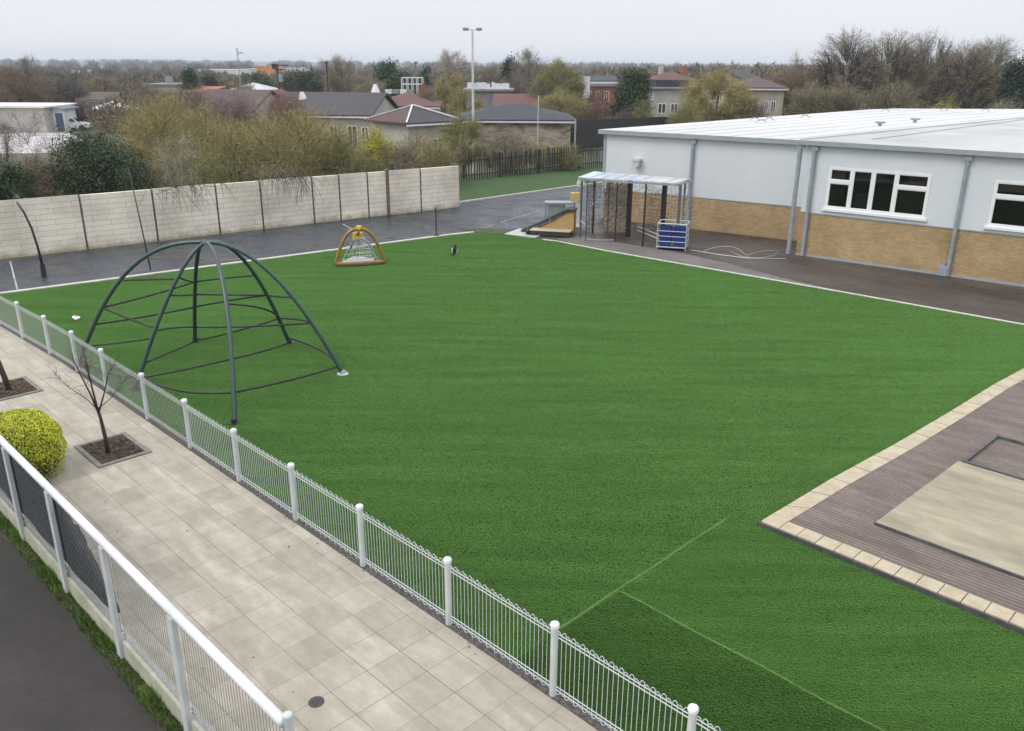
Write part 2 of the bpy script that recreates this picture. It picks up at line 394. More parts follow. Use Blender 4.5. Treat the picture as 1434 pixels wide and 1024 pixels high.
M['rust'] = MAT('rusty steel', (.2, .1, .08), (.3, .16, .12), 3, .7)

# ------------------------------------------------------------------ setting: ground sheets
def polyline(*ps): return [(p[0], p[1]) for p in ps]
b = MB(); b.sheet([(-7000, -2500), (2500, -2500), (2500, 7000), (-7000, 7000)], -.05)
struct(b.build('ground', M['ground']))
# court (dark wet asphalt beyond the lawn)
b = MB(); b.sheet([(-41.2, 2), (-28, 2), (-28, 8), (-24, 36), (-26, 64), (-39.0, 64), (-39.0, 33.3), (-38.2, 33.2)], -.030)
struct(b.build('court_asphalt', M['court']))
b = MB()
def line(p, q, w): b.strip([G(*p), G(*q)], w, -.0255)
line((690, 314), (757, 294), .06); line((766, 291), (800, 283), .05); line((480, 313), (508, 330), .07)
line((14, 365), (24, 404), .06); line((24, 404), (37, 411), .05); line((655, 326), (700, 311), .05)
struct(b.build('court_markings', MAT('worn line paint', (.42, .44, .46), (.12, .13, .15), 3, .7, lo=.3, hi=.75)))
# apron by the building
b = MB(); b.sheet([(-30.5, 29.6), (-26.9, 29.9), (-23.8, 29.9), (-18.35, 30.25), (-6.9, 30.85), (8, 31.2), (8, 39.5), (-29.6, 39.5)], -.022)
struct(b.build('apron', M['apron']))
b = MB(); b.sheet([(-27.4, 30.3), (-23.8, 29.95), (-18.35, 30.3), (-12.0, 30.62), (-15.5, 31.0), (-18.6, 31.7), (-21.6, 32.1), (-27.0, 31.7)], -.016)
struct(b.build('pale_paving', M['apron_pale']))
# lawn
west = [(-34.35, 6.95), (-33.4, 13.5), (-32.5, 20), (-31.55, 27.0), (-31.2, 28.5)]
north = [(-30.3, 29.15), (-29.0, 29.45), (-27.6, 29.65), (-26.9, 29.88), (-23.8, 29.86), (-18.35, 30.2), (-12.45, 30.55), (-6.9, 30.8), (6, 31.1)]
lawn_poly = [(12, 7.05)] + [(12, 31.2)] + north[::-1] + west[::-1]
b = MB(); b.sheet(lawn_poly[::-1] if False else lawn_poly, 0.0)
lawn = b.build('lawn', M['turf']); struct(lawn)
b = MB(); b.sheet([(-6.9, 9.43), (12, 9.47), (12, 13.05), (-6.86, 13.05)], .004); struct(b.build('lawn_panel', M['turf_light']))
b = MB(); b.sheet([(-6.95, 7.05), (12, 7.05), (12, 9.43), (-6.93, 9.43)], .004); struct(b.build('lawn_strip', M['turf_dark']))
b = MB()
sp = [(-6.99 + .012 * math.sin(i * .9), 7.95 + i * .28) for i in range(18)]; b.strip(sp, .04, .008)
b.strip([(-6.93 + i * .4, 9.43 + .015 * math.sin(i * 1.3)) for i in range(48)], .034, .010)
struct(b.build('lawn_seams', M['seam']))
# terrace path, gravel gap, alley
b = MB(); b.sheet([(-40, 3.26), (12, 3.26), (12, 6.85), (-25, 6.85), (-40, 6.25)], -.004); struct(b.build('terrace_path', M['paver']))
b = MB(); b.sheet([(-40, 6.4), (12, 6.7), (12, 7.2), (-40, 7.2)], -.012); struct(b.build('gravel_strip', M['gravel']))
b = MB(); b.sheet([(-40, -6), (12, -6), (12, 3.2), (-40, 3.2)], -.02); struct(b.build('alley', M['alley']))
b = MB(); b.kerb([(p[0] - .1, p[1]) for p in west], .2, -.05, .035)
struct(b.build('court_kerb', M['kerb']))
b = MB(); b.kerb(north[2:], .07, -.05, .03); struct(b.build('lawn_edging', M['edging']))
b = MB(); b.kerb([(-39.1, 33.3), (-39.1, 64)], .14, -.05, .06); struct(b.build('bank_kerb', M['kerb']))
b = MB()
b.add([(-46, 28, .25), (-39.18, 28, .02), (-39.18, 66, .02), (-46, 66, .25)], [(0, 1, 2, 3)]); struct(b.build('grass_bank', M['bank']))
b = MB(); b.sheet([(-32.6, 28.7), (-31.2, 28.6), (-30.0, 29.35), (-29.55, 30.0), (-30.1, 30.75), (-31.6, 30.0)], -.010)
struct(b.build('moss_patch', MAT('dark moss', (.02, .05, .012), (.075, .075, .04), 3, .95, .6, 30)))
b = MB(); b.prism([(-29.9, 29.3), (-28.2, 29.75), (-28.6, 31.1), (-30.4, 30.9)], -.04, .02); struct(b.build('concrete_pad', MAT('pale pad', (.42, .44, .41), (.34, .37, .34), 2, .7)))
b = MB(); b.sheet([tuple(G(*q))[:2] for q in ((-60, 215), (75, 214), (118, 196), (92, 184), (20, 186), (-60, 190))], -.03)
struct(b.build('yard', MAT('pale yard concrete', (.50, .48, .47), (.3, .28, .27), .35, .8, lo=.4, hi=.62)))

# blades of real grass: weeds at the foot of the near wall
def blades(name, boxes, n, hgt, mat, seed=1, wid=.006):
    r = np.random.default_rng(seed); V = []
    for (u0, u1, v0, v1, z, k) in boxes:
        c = np.stack([r.uniform(u0, u1, k), v1 - (v1 - v0) * r.random(k) ** 1.7, np.full(k, z)], 1)
        clump = .35 + .9 * (np.sin(c[:, 0] * 3.1) * .5 + .5) * (np.sin(c[:, 0] * 7.7 + 1) * .4 + .6)
        h = hgt * r.uniform(.4, 1.2, k) * clump
        a = r.uniform(0, 2 * np.pi, k); w = wid * r.uniform(.6, 1.6, k)
        dx = np.stack([np.cos(a) * w, np.sin(a) * w, np.zeros(k)], 1)
        lean = np.stack([r.normal(0, .5, k) * h, r.normal(-.2, .4, k) * h, h], 1)
        V.append(np.stack([c - dx, c + dx, c + lean], 1).reshape(-1, 3))
    v = np.concatenate(V); f = np.arange(len(v)).reshape(-1, 3)
    return struct(mesh_obj(name, v, f, mat), 'stuff')
M['weed'] = FOL('weed blades', (.12, .19, .03), (.06, .115, .018), .45)
blades('weeds', [(-22, -6, 2.9, 3.11, -.02, 9000)], 0, .16, M['weed'], 3, .007)
b_moss = MB(); b_moss.strip([(-24 + i * .5, 3.03 + .03 * math.sin(i * 1.7)) for i in range(40)], .13, -.014)
struct(b_moss.build('moss_strip', MAT('moss and leaf litter', (.03, .045, .012), (.075, .05, .03), 7, .95, .6, 40)))

# standing pile of the turf, thick near the path and thinning with distance
TB = FOL('turf blades', (.0085, .0270, .0031), (.0062, .0205, .0025), .3, .9, .8); TB.node_tree.nodes['Principled BSDF'].inputs['Specular IOR Level'].default_value = 0
def pile(n, seed):
    r = np.random.default_rng(seed); m = 6 * n
    u = r.uniform(-34, 10, m); v = r.uniform(7.1, 31, m)
    d2 = (u * u + v * v); keep = r.random(m) < np.clip(190.0 / d2, .12, 1)
    keep &= ~((u > -6.42 + (v - 12.85) * .064) & (v > 12.85)); keep &= ~((np.abs(u + 6.99) < .03) & (v < 12.9) & (v > 7.95)) & ~((u > -6.95) & (np.abs(v - 9.43) < .03)); keep &= (v < 29.6) | (u > -26); keep &= (u > -33.5) ; keep &= (v < 29.8 + (u + 27) * .045)
    u, v = u[keep][:n], v[keep][:n]; k = len(u)
    a = r.uniform(0, np.pi, k); w = r.uniform(.003, .0065, k); h = r.uniform(.008, .022, k)
    h = np.where((u > -6.9) & (v > 9.43), h * .7, h)
    c = np.stack([u, v, np.full(k, .003)], 1); dx = np.stack([np.cos(a) * w, np.sin(a) * w, np.zeros(k)], 1)
    tip = c + np.stack([r.normal(.25, .5, k) * h, r.normal(.25, .5, k) * h, h], 1)
    V = np.stack([c - dx, c + dx, tip], 1).reshape(-1, 3)
    return struct(mesh_obj('lawn_pile', V, np.arange(len(V)).reshape(-1, 3), TB), 'stuff')
pile(330000, 5)

# ------------------------------------------------------------------ block patio
pt = thing('raised_patio', 'raised patio of ridged brown deck blocks with a cream paver border beside the lawn', 'patio', (-6.4, 12.9, 0))
edge_w = [(-6.40, 12.90), (-6.26, 15.5), (-6.04, 18.0), (-5.85, 21.0), (-5.72, 23.7), (-5.50, 26.2), (-5.2, 29.6)]
inner = [(p[0] + .36, p[1]) for p in edge_w]
b = MB(); b.prism([(-6.05, 13.26), (10, 13.26), (10, 29.6), (-4.84, 29.6)] + inner[1:-1][::-1], 0, .10)
b.build('deck', M['patio'], pt)
b = MB()
for i in range(len(edge_w) - 1):          # long side: border pavers
    a0, a1 = Vector((*edge_w[i], 0)), Vector((*edge_w[i + 1], 0)); c0, c1 = Vector((*inner[i], 0)), Vector((*inner[i + 1], 0))
    if i == 0: c0.y = a0.y + .36
    nn = 3
    for k in range(nn):
        t0, t1 = k / nn + .006, (k + 1) / nn - .006
        q = [a0.lerp(a1, t0), c0.lerp(c1, t0), c0.lerp(c1, t1), a0.lerp(a1, t1)]
        b.prism(q, .0, .112 + rnd.uniform(-.003, .003))
k = 0; x = -6.38
while x < 9.5:
    b.prism([(x + .005, 12.90), (x + .335, 12.90), (x + .335, 13.24), (x + .005, 13.24)], .0, .112 + rnd.uniform(-.003, .003)); x += .345
b.build('border', M['cream'], pt)
b = MB(); b.box((1.8, 12.885, .045), (16.5, .03, .09)); b.build('riser', M['dark_edge'], pt)
sl = MB(); sl.prism([(-4.88, 14.33), (6, 14.33), (6, 18.1), (-4.72, 18.1)], .10, .145)
tag(sl.build('concrete_slab', M['sandslab']), 'sandy concrete slab with a dark front edge lying on the patio', 'slab')
b = MB(); b.box((.56, 14.31, .12), (10.9, .035, .05)); b.build('slab_edge', M['dark_edge'], bpy.data.objects['concrete_slab'])
fr = MB()
for p, q in (((-4.62, 18.16), (4, 18.16)), ((-4.62, 18.16), (-4.56, 20.1)), ((-4.56, 20.1), (4, 20.1))):
    fr.bar((*p, .135), (*q, .135), .06, .06)
tag(fr.build('steel_frame', M['dark_edge']), 'thin dark rectangular steel frame lying on the patio behind the sandy slab', 'frame')

# ------------------------------------------------------------------ bow-top fence along the path
FV = 6.93
posts_u = [-34.3, -32.25, -30.15, -28.04, -25.9, -23.8, -21.7, -19.2, -16.95, -14.75, -12.6, -10.47, -8.25, -6.11, -3.98, -1.85, .3, 2.4]
def fv(u): return FV - max(0, (-25 - u)) * .045
fen = thing('bow_top_fence', 'low white bow-top metal fence with capped posts between the lawn and the path', 'fence', (-16, FV, 0))
def bow_panel(L, fine):
    b = MB(); sp = .075 if fine else .078; n = int(L / sp); sp = L / n
    rr = .0042 if fine else .0055
    for z in (1.0, .945, .155, .10): b.tube([(0, 0, z), (L, 0, z)], .0075, 5)
    for i in range(1, n):
        b.tube([(i * sp, 0, .06), (i * sp, 0, 1.02)], rr, 4, cap=False)
    for i in range(0, n):                   # little hoops, top and bottom
        x0, x1 = i * sp, (i + 1) * sp; y = .012 if i % 2 else -.012
        b.tube([(x0, 0, 1.0), (x0 + sp * .2, y, 1.045), (x0 + sp * .5, y, 1.06), (x1 - sp * .2, y, 1.045), (x1, 0, 1.0)], rr, 4, cap=False)
        b.tube([(x0, 0, .10), (x0 + sp * .25, y, .062), (x0 + sp * .5, y, .052), (x1 - sp * .25, y, .062), (x1, 0, .10)], rr, 4, cap=False)
    return b
for i, u in enumerate(posts_u):
    v = fv(u); b = MB()
    b.tube([(u, v, -.03), (u, v, 1.08)], .051, 10); p = b.build('post', M['grey_post'], fen, smooth=False)
    b = MB(); b.tube([(u, v, 1.08), (u, v, 1.12)], .064, 12); b.dome((u, v, 1.12), .064, .035, 12)
    b.build('cap', M['white'], p)
    if i + 1 < len(posts_u):
        u2 = posts_u[i + 1]; v2 = fv(u2); d = Vector((u2 - u, v2 - v, 0)); L = d.length - .1
        b = bow_panel(L, u < -17.5); d.normalize()
        b.v = [(u + d.x * (x + .05) - d.y * y, v + d.y * (x + .05) + d.x * y, z) for x, y, z in b.v]
        b.build('panel', M['galv'] if u < -17.5 else M['wire'], fen)

# ------------------------------------------------------------------ near fence on its dwarf wall
nv = 3.17
dw = MB(); dw.box((-14, 3.185, .13), (32, .15, .32))
tag(dw.build('dwarf_wall', M['dwarf'], None, (-14, 3.185, 0)), 'low mossy concrete wall carrying the near white fence beside the alley', 'wall')
nf = thing('near_fence', 'tall white metal fence with a thick round top rail above the dark alley', 'fence', (-12, nv, 0))
nposts = [-19.7, -17.5, -15.32, -13.15, -10.95, -8.8, -6.28]
RZ = 1.86
for i, u in enumerate(nposts):
    b = MB(); last = i == len(nposts) - 1
    if last:
        b.tube([(u, nv, .0), (u, nv, 1.92)], .055, 12); b.dome((u, nv, 1.92), .055, .035, 12)
    else: b.box((u, nv - .075, .9), (.14, .06, 1.79))
    b.build('post', M['grey_post'], nf)
    if not last:
        u2 = nposts[i + 1]
        b = MB(); b.tube([(u + .006, nv - .05, RZ), (u2 - .006, nv - .05, RZ)], .058, 14); b.build('top_rail', M['white'], nf, smooth=True)
        b = MB(); n = int((u2 - u - .12) / .07); sp = (u2 - u - .12) / n
        for k in range(n + 1):
            x = u + .06 + k * sp; b.tube([(x, nv, .34), (x, nv, 1.84)], .0042, 5, cap=False)
        for z in (.37, .43): b.tube([(u + .04, nv - .012, z), (u2 - .04, nv - .012, z)], .011, 5)
        for k in range(n):                  # hoops along the foot
            x = u + .06 + k * sp
            b.tube([(x, nv, .37), (x + sp * .3, nv - .02, .315), (x + sp * .7, nv - .02, .315), (x + sp, nv, .37)], .0055, 4, cap=False)
        b.build('bars', M['nearbar'], nf)
# windbreak cloth tied behind the left bays
b = MB(); r = random.Random(5)
n = 110; us = [-22 + i * (-11.15 + 22) / n for i in range(n + 1)]
top = []
for u in us:
    if u < -13.3: top.append(1.76 + .01 * math.sin(u * 5))
    else:
        t = (u + 13.3) / 2.15; top.append(1.72 - 1.0 * t ** 1.25 + r.uniform(-.10, .07))
for i in range(n):
    y0 = 3.235 + .012 * math.sin(us[i] * 4); y1 = 3.235 + .012 * math.sin(us[i + 1] * 4)
    lo0 = .33 + (max(0, us[i] + 11.9) * .3); lo1 = .33 + (max(0, us[i + 1] + 11.9) * .3)
    b.add([(us[i], y0, lo0), (us[i + 1], y1, lo1), (us[i + 1], y1, max(lo1 + .02, top[i + 1])), (us[i], y0, max(lo0 + .02, top[i])),
           (us[i], y0 + .006, lo0), (us[i + 1], y1 + .006, lo1), (us[i + 1], y1 + .006, max(lo1 + .02, top[i + 1])), (us[i], y0 + .006, max(lo0 + .02, top[i]))],
          [(0, 1, 2, 3), (7, 6, 5, 4), (3, 2, 6, 7)])
tag(b.build('windbreak_cloth', M['netting'], None, (-15.5, 3.24, .3)), 'torn dark navy windbreak cloth hanging behind the bars of the near fence', 'cloth')

# ------------------------------------------------------------------ plants: generators
def norm(a): return a / (np.linalg.norm(a, axis=-1, keepdims=True) + 1e-9)
def gen_tree(seed, Ht, W, trunk=.3, ntip=110, nlimb=11, ntw=5000, twl=.6, tww=.03, nlf=0, lfs=.2, shape='round', droop=0.0, up=.3, r0=None, stems=1, rough=.25, zlow=None, soft=.022, shell=.45, pw=.6, rand=.62):
    """returns tube MB, twig verts (n*3), leaf verts (n*4) around the origin"""
    R = np.random.default_rng(seed)
    zb = Ht * trunk if zlow is None else zlow
    zc = (Ht + zb) / 2; hc = (Ht - zb) / 2
    ph = R.uniform(0, 6.28, 6)
    def env(d):                            # uneven outline
        a = np.arctan2(d[:, 1], d[:, 0]); e = d[:, 2]
        return 1 + rough * (.45 * np.sin(2 * a + ph[0] + 2 * e) + .35 * np.sin(3 * a + ph[1] - 3 * e) + .3 * np.sin(5 * a + ph[2] + 5 * e)) - rough * .3
    d = norm(R.normal(0, 1, (ntip, 3))); rad = R.uniform(shell, 1, ntip) ** pw
    e = env(d)
    tips = np.stack([d[:, 0] * W / 2 * rad * e, d[:, 1] * W / 2 * rad * e, zc + d[:, 2] * hc * np.where(d[:, 2] > 0, np.minimum(1.04, .9 + .1 * e), 1) * rad], 1)
    if shape == 'cone':
        t = np.clip((tips[:, 2] - zb) / (Ht - zb), 0, 1); k = (1.25 - t * 1.12); tips[:, 0] *= k; tips[:, 1] *= k
    if shape == 'fan':
        t = np.clip((tips[:, 2] - zb) / (Ht - zb), 0, 1); k = .5 + .62 * t; tips[:, 0] *= k; tips[:, 1] *= k
    tips[:, 2] = np.maximum(tips[:, 2], .15)
    b = MB(); r0 = r0 or Ht * .022
    limbs = []
    base = [np.array([R.normal(0, .06 * W), R.normal(0, .06 * W), 0]) if stems > 1 else np.zeros(3) for _ in range(stems)]
    if stems == 1:
        lean = R.normal(0, .03 * Ht, 2); top = np.array([lean[0], lean[1], Ht * (.78 if shape != 'fan' else .5)])
        if shape == 'cone': top = np.array([0, 0, Ht * .97])
        pts = [np.array([0, 0, -.1]), np.array([lean[0] * .2, lean[1] * .2, Ht * .2]), top * .6 + np.array([R.normal(0, .02 * Ht), 0, 0]), top]
        b.tube(pts, [r0 * 1.25, r0, r0 * .6, r0 * .12], 7)
        axis = lambda t: np.array([lean[0] * t, lean[1] * t, Ht * (.78 if shape != 'fan' else .5) * t])
    idx = R.choice(ntip, nlimb, replace=False)
    for i in idx:
        e2 = tips[i] * np.array([.62, .62, 1]); e2[2] = e2[2] * .72 + zb * .1
        if stems == 1:
            t = np.clip((e2[2] - (.55 if ntip < 500 else .95) * math.hypot(e2[0], e2[1])) / (Ht * .8), trunk * .75, .8) if shape != 'fan' else np.clip(R.uniform(trunk * .6, .6), .1, .8)
            s0 = axis(t); rr = r0 * (1.05 - t) * .55
        else: s0 = base[R.integers(stems)]; rr = r0 * .55
        m1 = s0 + (e2 - s0) * .5 + np.array([0, 0, .1 * Ht * up]) + R.normal(0, .025 * Ht, 3)
        b.tube([s0, m1, e2], [rr, rr * .65, rr * .35], 5, cap=False)
        limbs.append((s0, m1, e2, rr))
    LP = np.array([l[2] for l in limbs]); segs = []
    for i in range(ntip):
        p = tips[i]; k = int(np.argmin(np.sum((LP - p) ** 2, 1) + np.maximum(0, LP[:, 2] - p[2]) * 2 * (0 if droop else 1)))
        s0, m1, e2, rr = limbs[k]; t = R.uniform(.45, 1)
        q = (m1 + (e2 - m1) * t)
        mm = q + (p - q) * .55 + np.array([0, 0, (.06 + .1 * droop) * Ht]) * .6 + R.normal(0, .018 * Ht, 3)
        b.tube([q, mm, p], [rr * .4, rr * .24, max(rr * .1, .008)], 4, cap=False)
        segs += [(q, mm, .4), (mm, p, 1.0)]
    A = np.array([s[0] for s in segs]); B = np.array([s[1] for s in segs]); Wt = np.array([s[2] for s in segs]); Wt /= Wt.sum()
    tw = None; lf = None
    C0 = np.array([0, 0, zb])
    if ntw:
        k = R.choice(len(segs), ntw, p=Wt); t = R.random(ntw)[:, None] * 1.15
        p = A[k] + (B[k] - A[k]) * t + R.normal(0, twl * .12 + W * soft, (ntw, 3))
        dr = norm(B[k] - A[k]) * .4 + norm(p - C0) * .4 + R.normal(0, rand, (ntw, 3)) + np.array([0, 0, up * .6 - droop * 1.6])
        dr = norm(dr); L = twl * R.uniform(.4, 1.25, ntw)[:, None]
        sd = norm(np.cross(dr, R.normal(0, 1, (ntw, 3)))) * tww * R.uniform(.6, 1.3, ntw)[:, None]
        tip = p + dr * L; tip[:, 2] -= droop * .25 * L[:, 0]; tip[:, 2] = np.maximum(tip[:, 2], .03)
        tw = np.stack([p - sd / 2, p + sd / 2, tip], 1).reshape(-1, 3)
    if nlf:
        k = R.choice(len(segs), nlf, p=Wt); t = R.random(nlf)[:, None] * 1.1
        sig = W * .035 + lfs * .9
        p = A[k] + (B[k] - A[k]) * t + R.normal(0, sig, (nlf, 3)); p[:, 2] = np.maximum(p[:, 2], .1)
        nr = norm(norm(p - np.array([0, 0, zc])) * .7 + R.normal(0, .6, (nlf, 3)) + np.array([0, 0, .35]))
        a = norm(np.cross(nr, R.normal(0, 1, (nlf, 3)))); c = np.cross(nr, a)
        sz = lfs * R.uniform(.5, 1.2, nlf)[:, None]
        lf = np.stack([p - a * sz * .75, p - c * sz * .42 + nr * sz * .12, p + a * sz * .75, p + c * sz * .42 + nr * sz * .12], 1).reshape(-1, 3)
    return b, tw, lf

SEED = [100]
def plant(name, label, cat, loc, Ht, W, barkm, twm=None, lfm=None, group=None, **kw):
    SEED[0] += 1
    b, tw, lf = gen_tree(SEED[0], Ht, W, **kw)
    loc = Vector(loc); root = thing(name, label, cat, loc, group)
    b.v = [(p[0] + loc.x, p[1] + loc.y, p[2] + loc.z) for p in b.v]
    b.build('trunk' if kw.get('stems', 1) == 1 else 'stems', barkm, root)
    off = np.array(loc)
    if tw is not None and lf is not None:
        cr = mesh_obj('crown', tw + off, np.arange(len(tw)).reshape(-1, 3), twm, root)
        mesh_obj('leaves', lf + off, np.arange(len(lf)).reshape(-1, 4), lfm, root)
    elif tw is not None: mesh_obj('crown', tw + off, np.arange(len(tw)).reshape(-1, 3), twm, root)
    elif lf is not None: mesh_obj('crown', lf + off, np.arange(len(lf)).reshape(-1, 4), lfm, root)
    return root
# ------------------------------------------------------------------ block wall beyond the court
wall_pts = [(-41.6, 2.0), (-41.1, 8.0), (-40.45, 13.1), (-40.1, 16.2), (-39.8, 19.2), (-39.45, 21.4), (-39.1, 24.2), (-38.85, 25.7), (-38.65, 27.4), (-38.45, 28.6), (-38.15, 30.7), (-37.8, 33.3)]
WH = 2.38
bw = thing('block_wall', 'long pale block boundary wall with dark upright channels behind the court', 'wall', (-39, 18, 0))
for i, (p, q) in enumerate(zip(wall_pts[:-1], wall_pts[1:])):
    a, c = Vector((*p, 0)), Vector((*q, 0)); d = (c - a).normalized(); nn = Vector((-d.y, d.x, 0))
    if nn.x > 0: nn = -nn
    b = MB(); g = .045 * d
    b.prism([a + g, c - g, c - g + nn * .2, a + g + nn * .2][::-1] if False else [a + g, c - g, c - g + nn * .2, a + g + nn * .2], -.05, WH + (.02 if i % 2 else 0))
    b.build('panel', M['paleblock'], bw)
for i, p in enumerate(wall_pts[1:], 1):
    b = MB(); wide = i == 9; last = i == len(wall_pts) - 1
    b.box((p[0] - .08, p[1], WH / 2 + (.04 if wide else 0)), (.15 + (.08 if wide else 0), .042 if not wide else .18, WH + (.14 if wide else .03)), math.radians(-6))
    b.build('post', M['brownpost'] if wide else (M['paleblock'] if last else M['slot']), bw, label='weathered brown post' if wide else None)

# ------------------------------------------------------------------ dome climber
dm = thing('climbing_dome', 'large dome climbing frame of six curved dark green tubes with black rope rungs', 'climbing frame', (-21.1, 9.6, 0))
feet = [(-17.53, 8.28), (-18.54, 12.0), (-21.97, 12.4), (-24.08, 10.42), (-24.12, 7.06), (-21.3, 7.5)]
APX = Vector((-20.95, 9.7, 3.6))
def rib(i, t):                             # t 0 foot .. 1 apex
    f = Vector((*feet[i], 0)); a = t * math.pi / 2
    w = math.cos(a) ** 1.25; h = 1 - w ** (1.9, 2.05, 2.0, 2.0, 2.45, 1.5)[i]
    if i == 0: f = f + CAMX * (1 - w) * .9
    return Vector((APX.x + (f.x - APX.x) * w, APX.y + (f.y - APX.y) * w, APX.z * h))
for i in range(6):
    b = MB(); b.tube([rib(i, t / 20) for t in range(21)], [.062 - .014 * t / 20 for t in range(21)], 10)
    ro = b.build('rib', M['dark_green_steel'], dm, smooth=True)
    b = MB(); f = feet[i]; b.tube([(f[0], f[1], .0), (f[0], f[1], .012)], .16, 12); b.tube([(f[0], f[1], .012), (f[0], f[1], .1)], .075, 10)
    b.build('foot_plate', M['galv'] if i == 1 else M['black'], ro)
b = MB(); b.dome((APX.x, APX.y, APX.z - .05), .11, .09, 10); b.build('crown_cap', M['dark_green_steel'], dm)
def rope(p, q, sag=.08, side=None, r=.027):
    pts = []
    for k in range(9):
        t = k / 8; x = p.lerp(q, t); s = 2.6 * t * (1 - t)
        x.z = max(.05, x.z - sag * s)
        if side: x += Vector((side[0], side[1], 0)) * s
        pts.append(x)
    b = MB(); b.tube(pts, r, 6); return b.build('rope', M['black_rope'], dm, smooth=True)
levels = [(.06, .05), (.24, .08), (.42, .07), (.58, .05)]
hgt = {0: [.055, .30, None, None], 1: [.07, .33, .48, None], 2: [.10, .34, .50, .62], 3: [.06, .26, .44, .60], 4: [.05, .30, .46, .62], 5: [.06, .24, .44, None]}
for (i, j, ti, tj, sg, sd) in [
    (4, 5, .525, .69, -.02, None), (5, 3, .703, .503, .06, None), (4, 3, .403, .503, .05, None), (3, 2, .503, .545, -.02, None), (4, 5, .403, .465, .02, None),
    (4, 3, .328, .357, .04, None), (3, 2, .357, .432, -.04, None), (5, 3, .615, .43, .03, None), (3, 2, .43, .432, .0, None), (2, 1, .432, .505, .02, None),
    (5, 3, .455, .22, -.05, None), (3, 1, .22, .39, .06, None), (0, 2, .578, .292, -.12, (.25, .3)), (4, 5, .22, .42, .03, None), (5, 3, .29, .01, .04, (-.1, .1)),
    (3, 2, .01, .292, .05, None), (2, 1, .292, .393, -.06, None), (5, 0, .212, .253, .16, (.1, -.35)), (0, 1, .253, .14, .06, None), (5, 0, .185, .385, .03, None),
    (0, 2, .385, .02, .05, None), (2, 1, .13, .138, -.05, (.2, .3)), (4, 5, .12, .20, .25, None)]:
    rope(rib(i, ti), rib(j, tj), sg, sd)
for (i, j, ti) in ((3, 2, .645), (4, 3, .66)):
    b = MB(); b.tube([rib(i, ti), rib(j, ti)], .016, 6); b.build('rope', M['gold'], dm, label='short yellowish rope near the top')

# ------------------------------------------------------------------ ochre play frame
pf = thing('play_climber', 'small ochre arched play frame with a grey spinner inside on the far lawn', 'play equipment', (-29.2, 20.1, 0))
L0, R0 = Vector((-29.66, 19.22, 0)), Vector((-28.66, 20.98, 0))
dl = (R0 - L0).normalized(); bk = Vector((-.87, .5, 0)); bk = (bk - dl * bk.dot(dl)).normalized()
mid = (L0 + R0) / 2
def fp(s, d, z): return mid + dl * s + bk * d + Vector((0, 0, z))
w2 = (R0 - L0).length / 2
arch = []
for k in range(25):
    t = math.sin(math.pi / 2 * (-1 + k / 12)); arch.append(fp(w2 * t, .0, .10 + 1.42 * (1 - abs(t) ** 2.6)))
b = MB(); b.tube(arch, .075, 10); b.build('front_arch', M['gold'], pf, smooth=True)
b = MB(); b.tube([fp(w2 * s, -.12 * (1 - s * s), .10) for s in [-1 + k / 8 for k in range(17)]], .085, 8); b.build('front_sill', M['gold'], pf, smooth=True)
b = MB(); b.tube([fp(w2 * s, -.16 * (1 - s * s) - .03, .03) for s in [-1 + k / 8 for k in range(17)]], .05, 8); b.build('sill_skid', M['rubber'], pf)
b = MB(); b.add([fp(-w2, 0, .06), fp(w2, 0, .06), fp(.15, 1.5, .06), fp(-.15, 1.5, .06), fp(-w2, 0, .02), fp(w2, 0, .02), fp(.15, 1.5, .02), fp(-.15, 1.5, .02)], [(0, 1, 2, 3), (7, 6, 5, 4), (0, 4, 5, 1), (1, 5, 6, 2), (2, 6, 7, 3), (3, 7, 4, 0)])
b.build('base_plate', M['galv'], pf)
b = MB()
b.tube([fp(.12, .5, 1.02), fp(.38, .45, .9), fp(.58, .42, .55), fp(.68, .4, .08)], .05, 8); b.build('strut', M['bluegrey'], pf, smooth=True)
b = MB(); b.tube([fp(-.12, .5, 1.0), fp(-.25, .5, .8), fp(-.36, .48, .55)], .035, 8); b.build('strut', M['rubber'], pf, smooth=True)
b = MB(); b.tube([fp(0, 1.35, .05), fp(0, .9, .75), fp(0, .5, 1.1), fp(0, .1, 1.4)], .04, 8); b.build('back_leg', M['gold'], pf, smooth=True)
for z, d, x0, x1, m in ((.16, .25, -.7, .62, 'wire'), (.24, .5, -.3, .55, 'galv'), (.42, .5, -.1, .5, 'wire'), (.62, .55, -.55, .25, 'wire'), (.66, .62, -.5, .45, 'edging')):
    b = MB(); b.tube([fp(x0, d, z), fp(x1, d, z + .03)], .024, 6); b.build('rod', M[m], pf)
R = random.Random(15)
b = MB()
for k in range(9):
    t0 = -.8 + k * .2; b.tube([fp(w2 * t0, .05, .1), fp(w2 * t0 * .55, .3, .6 + R.uniform(-.05, .05)), fp(w2 * t0 * .2, .45, 1.02)], .011, 4, cap=False)
for z, sp_ in ((.25, .72), (.45, .6), (.65, .46), (.85, .3)): b.tube([fp(-w2 * sp_, .12, z), fp(0, .34 + z * .1, z - .04), fp(w2 * sp_, .12, z)], .011, 4, cap=False)
b.build('net', M['galv'], pf)
b = MB(); b.tube([fp(-.2, .5, 1.0), fp(-.08, .5, 1.04), fp(.12, .5, 1.05), fp(.28, .5, 1.0)], [.04, .085, .09, .04], 8); b.build('saddle', M['edging'], pf, smooth=True)
b = MB(); b.box(fp(-.16, .3, 1.18), (.13, .13, .26), .5); b.build('handle', M['yellow'], pf)
b = MB(); b.box(fp(.12, .3, 1.22), (.12, .12, .2), .5); b.build('handle', M['yellow'], pf)
b = MB(); b.box(fp(.02, 0, 1.58), (.2, .2, .13), .5); b.tube([fp(.02, 0, 1.45), fp(.02, 0, 1.54)], .06, 8); b.build('top_lamp', M['yellow'], pf)
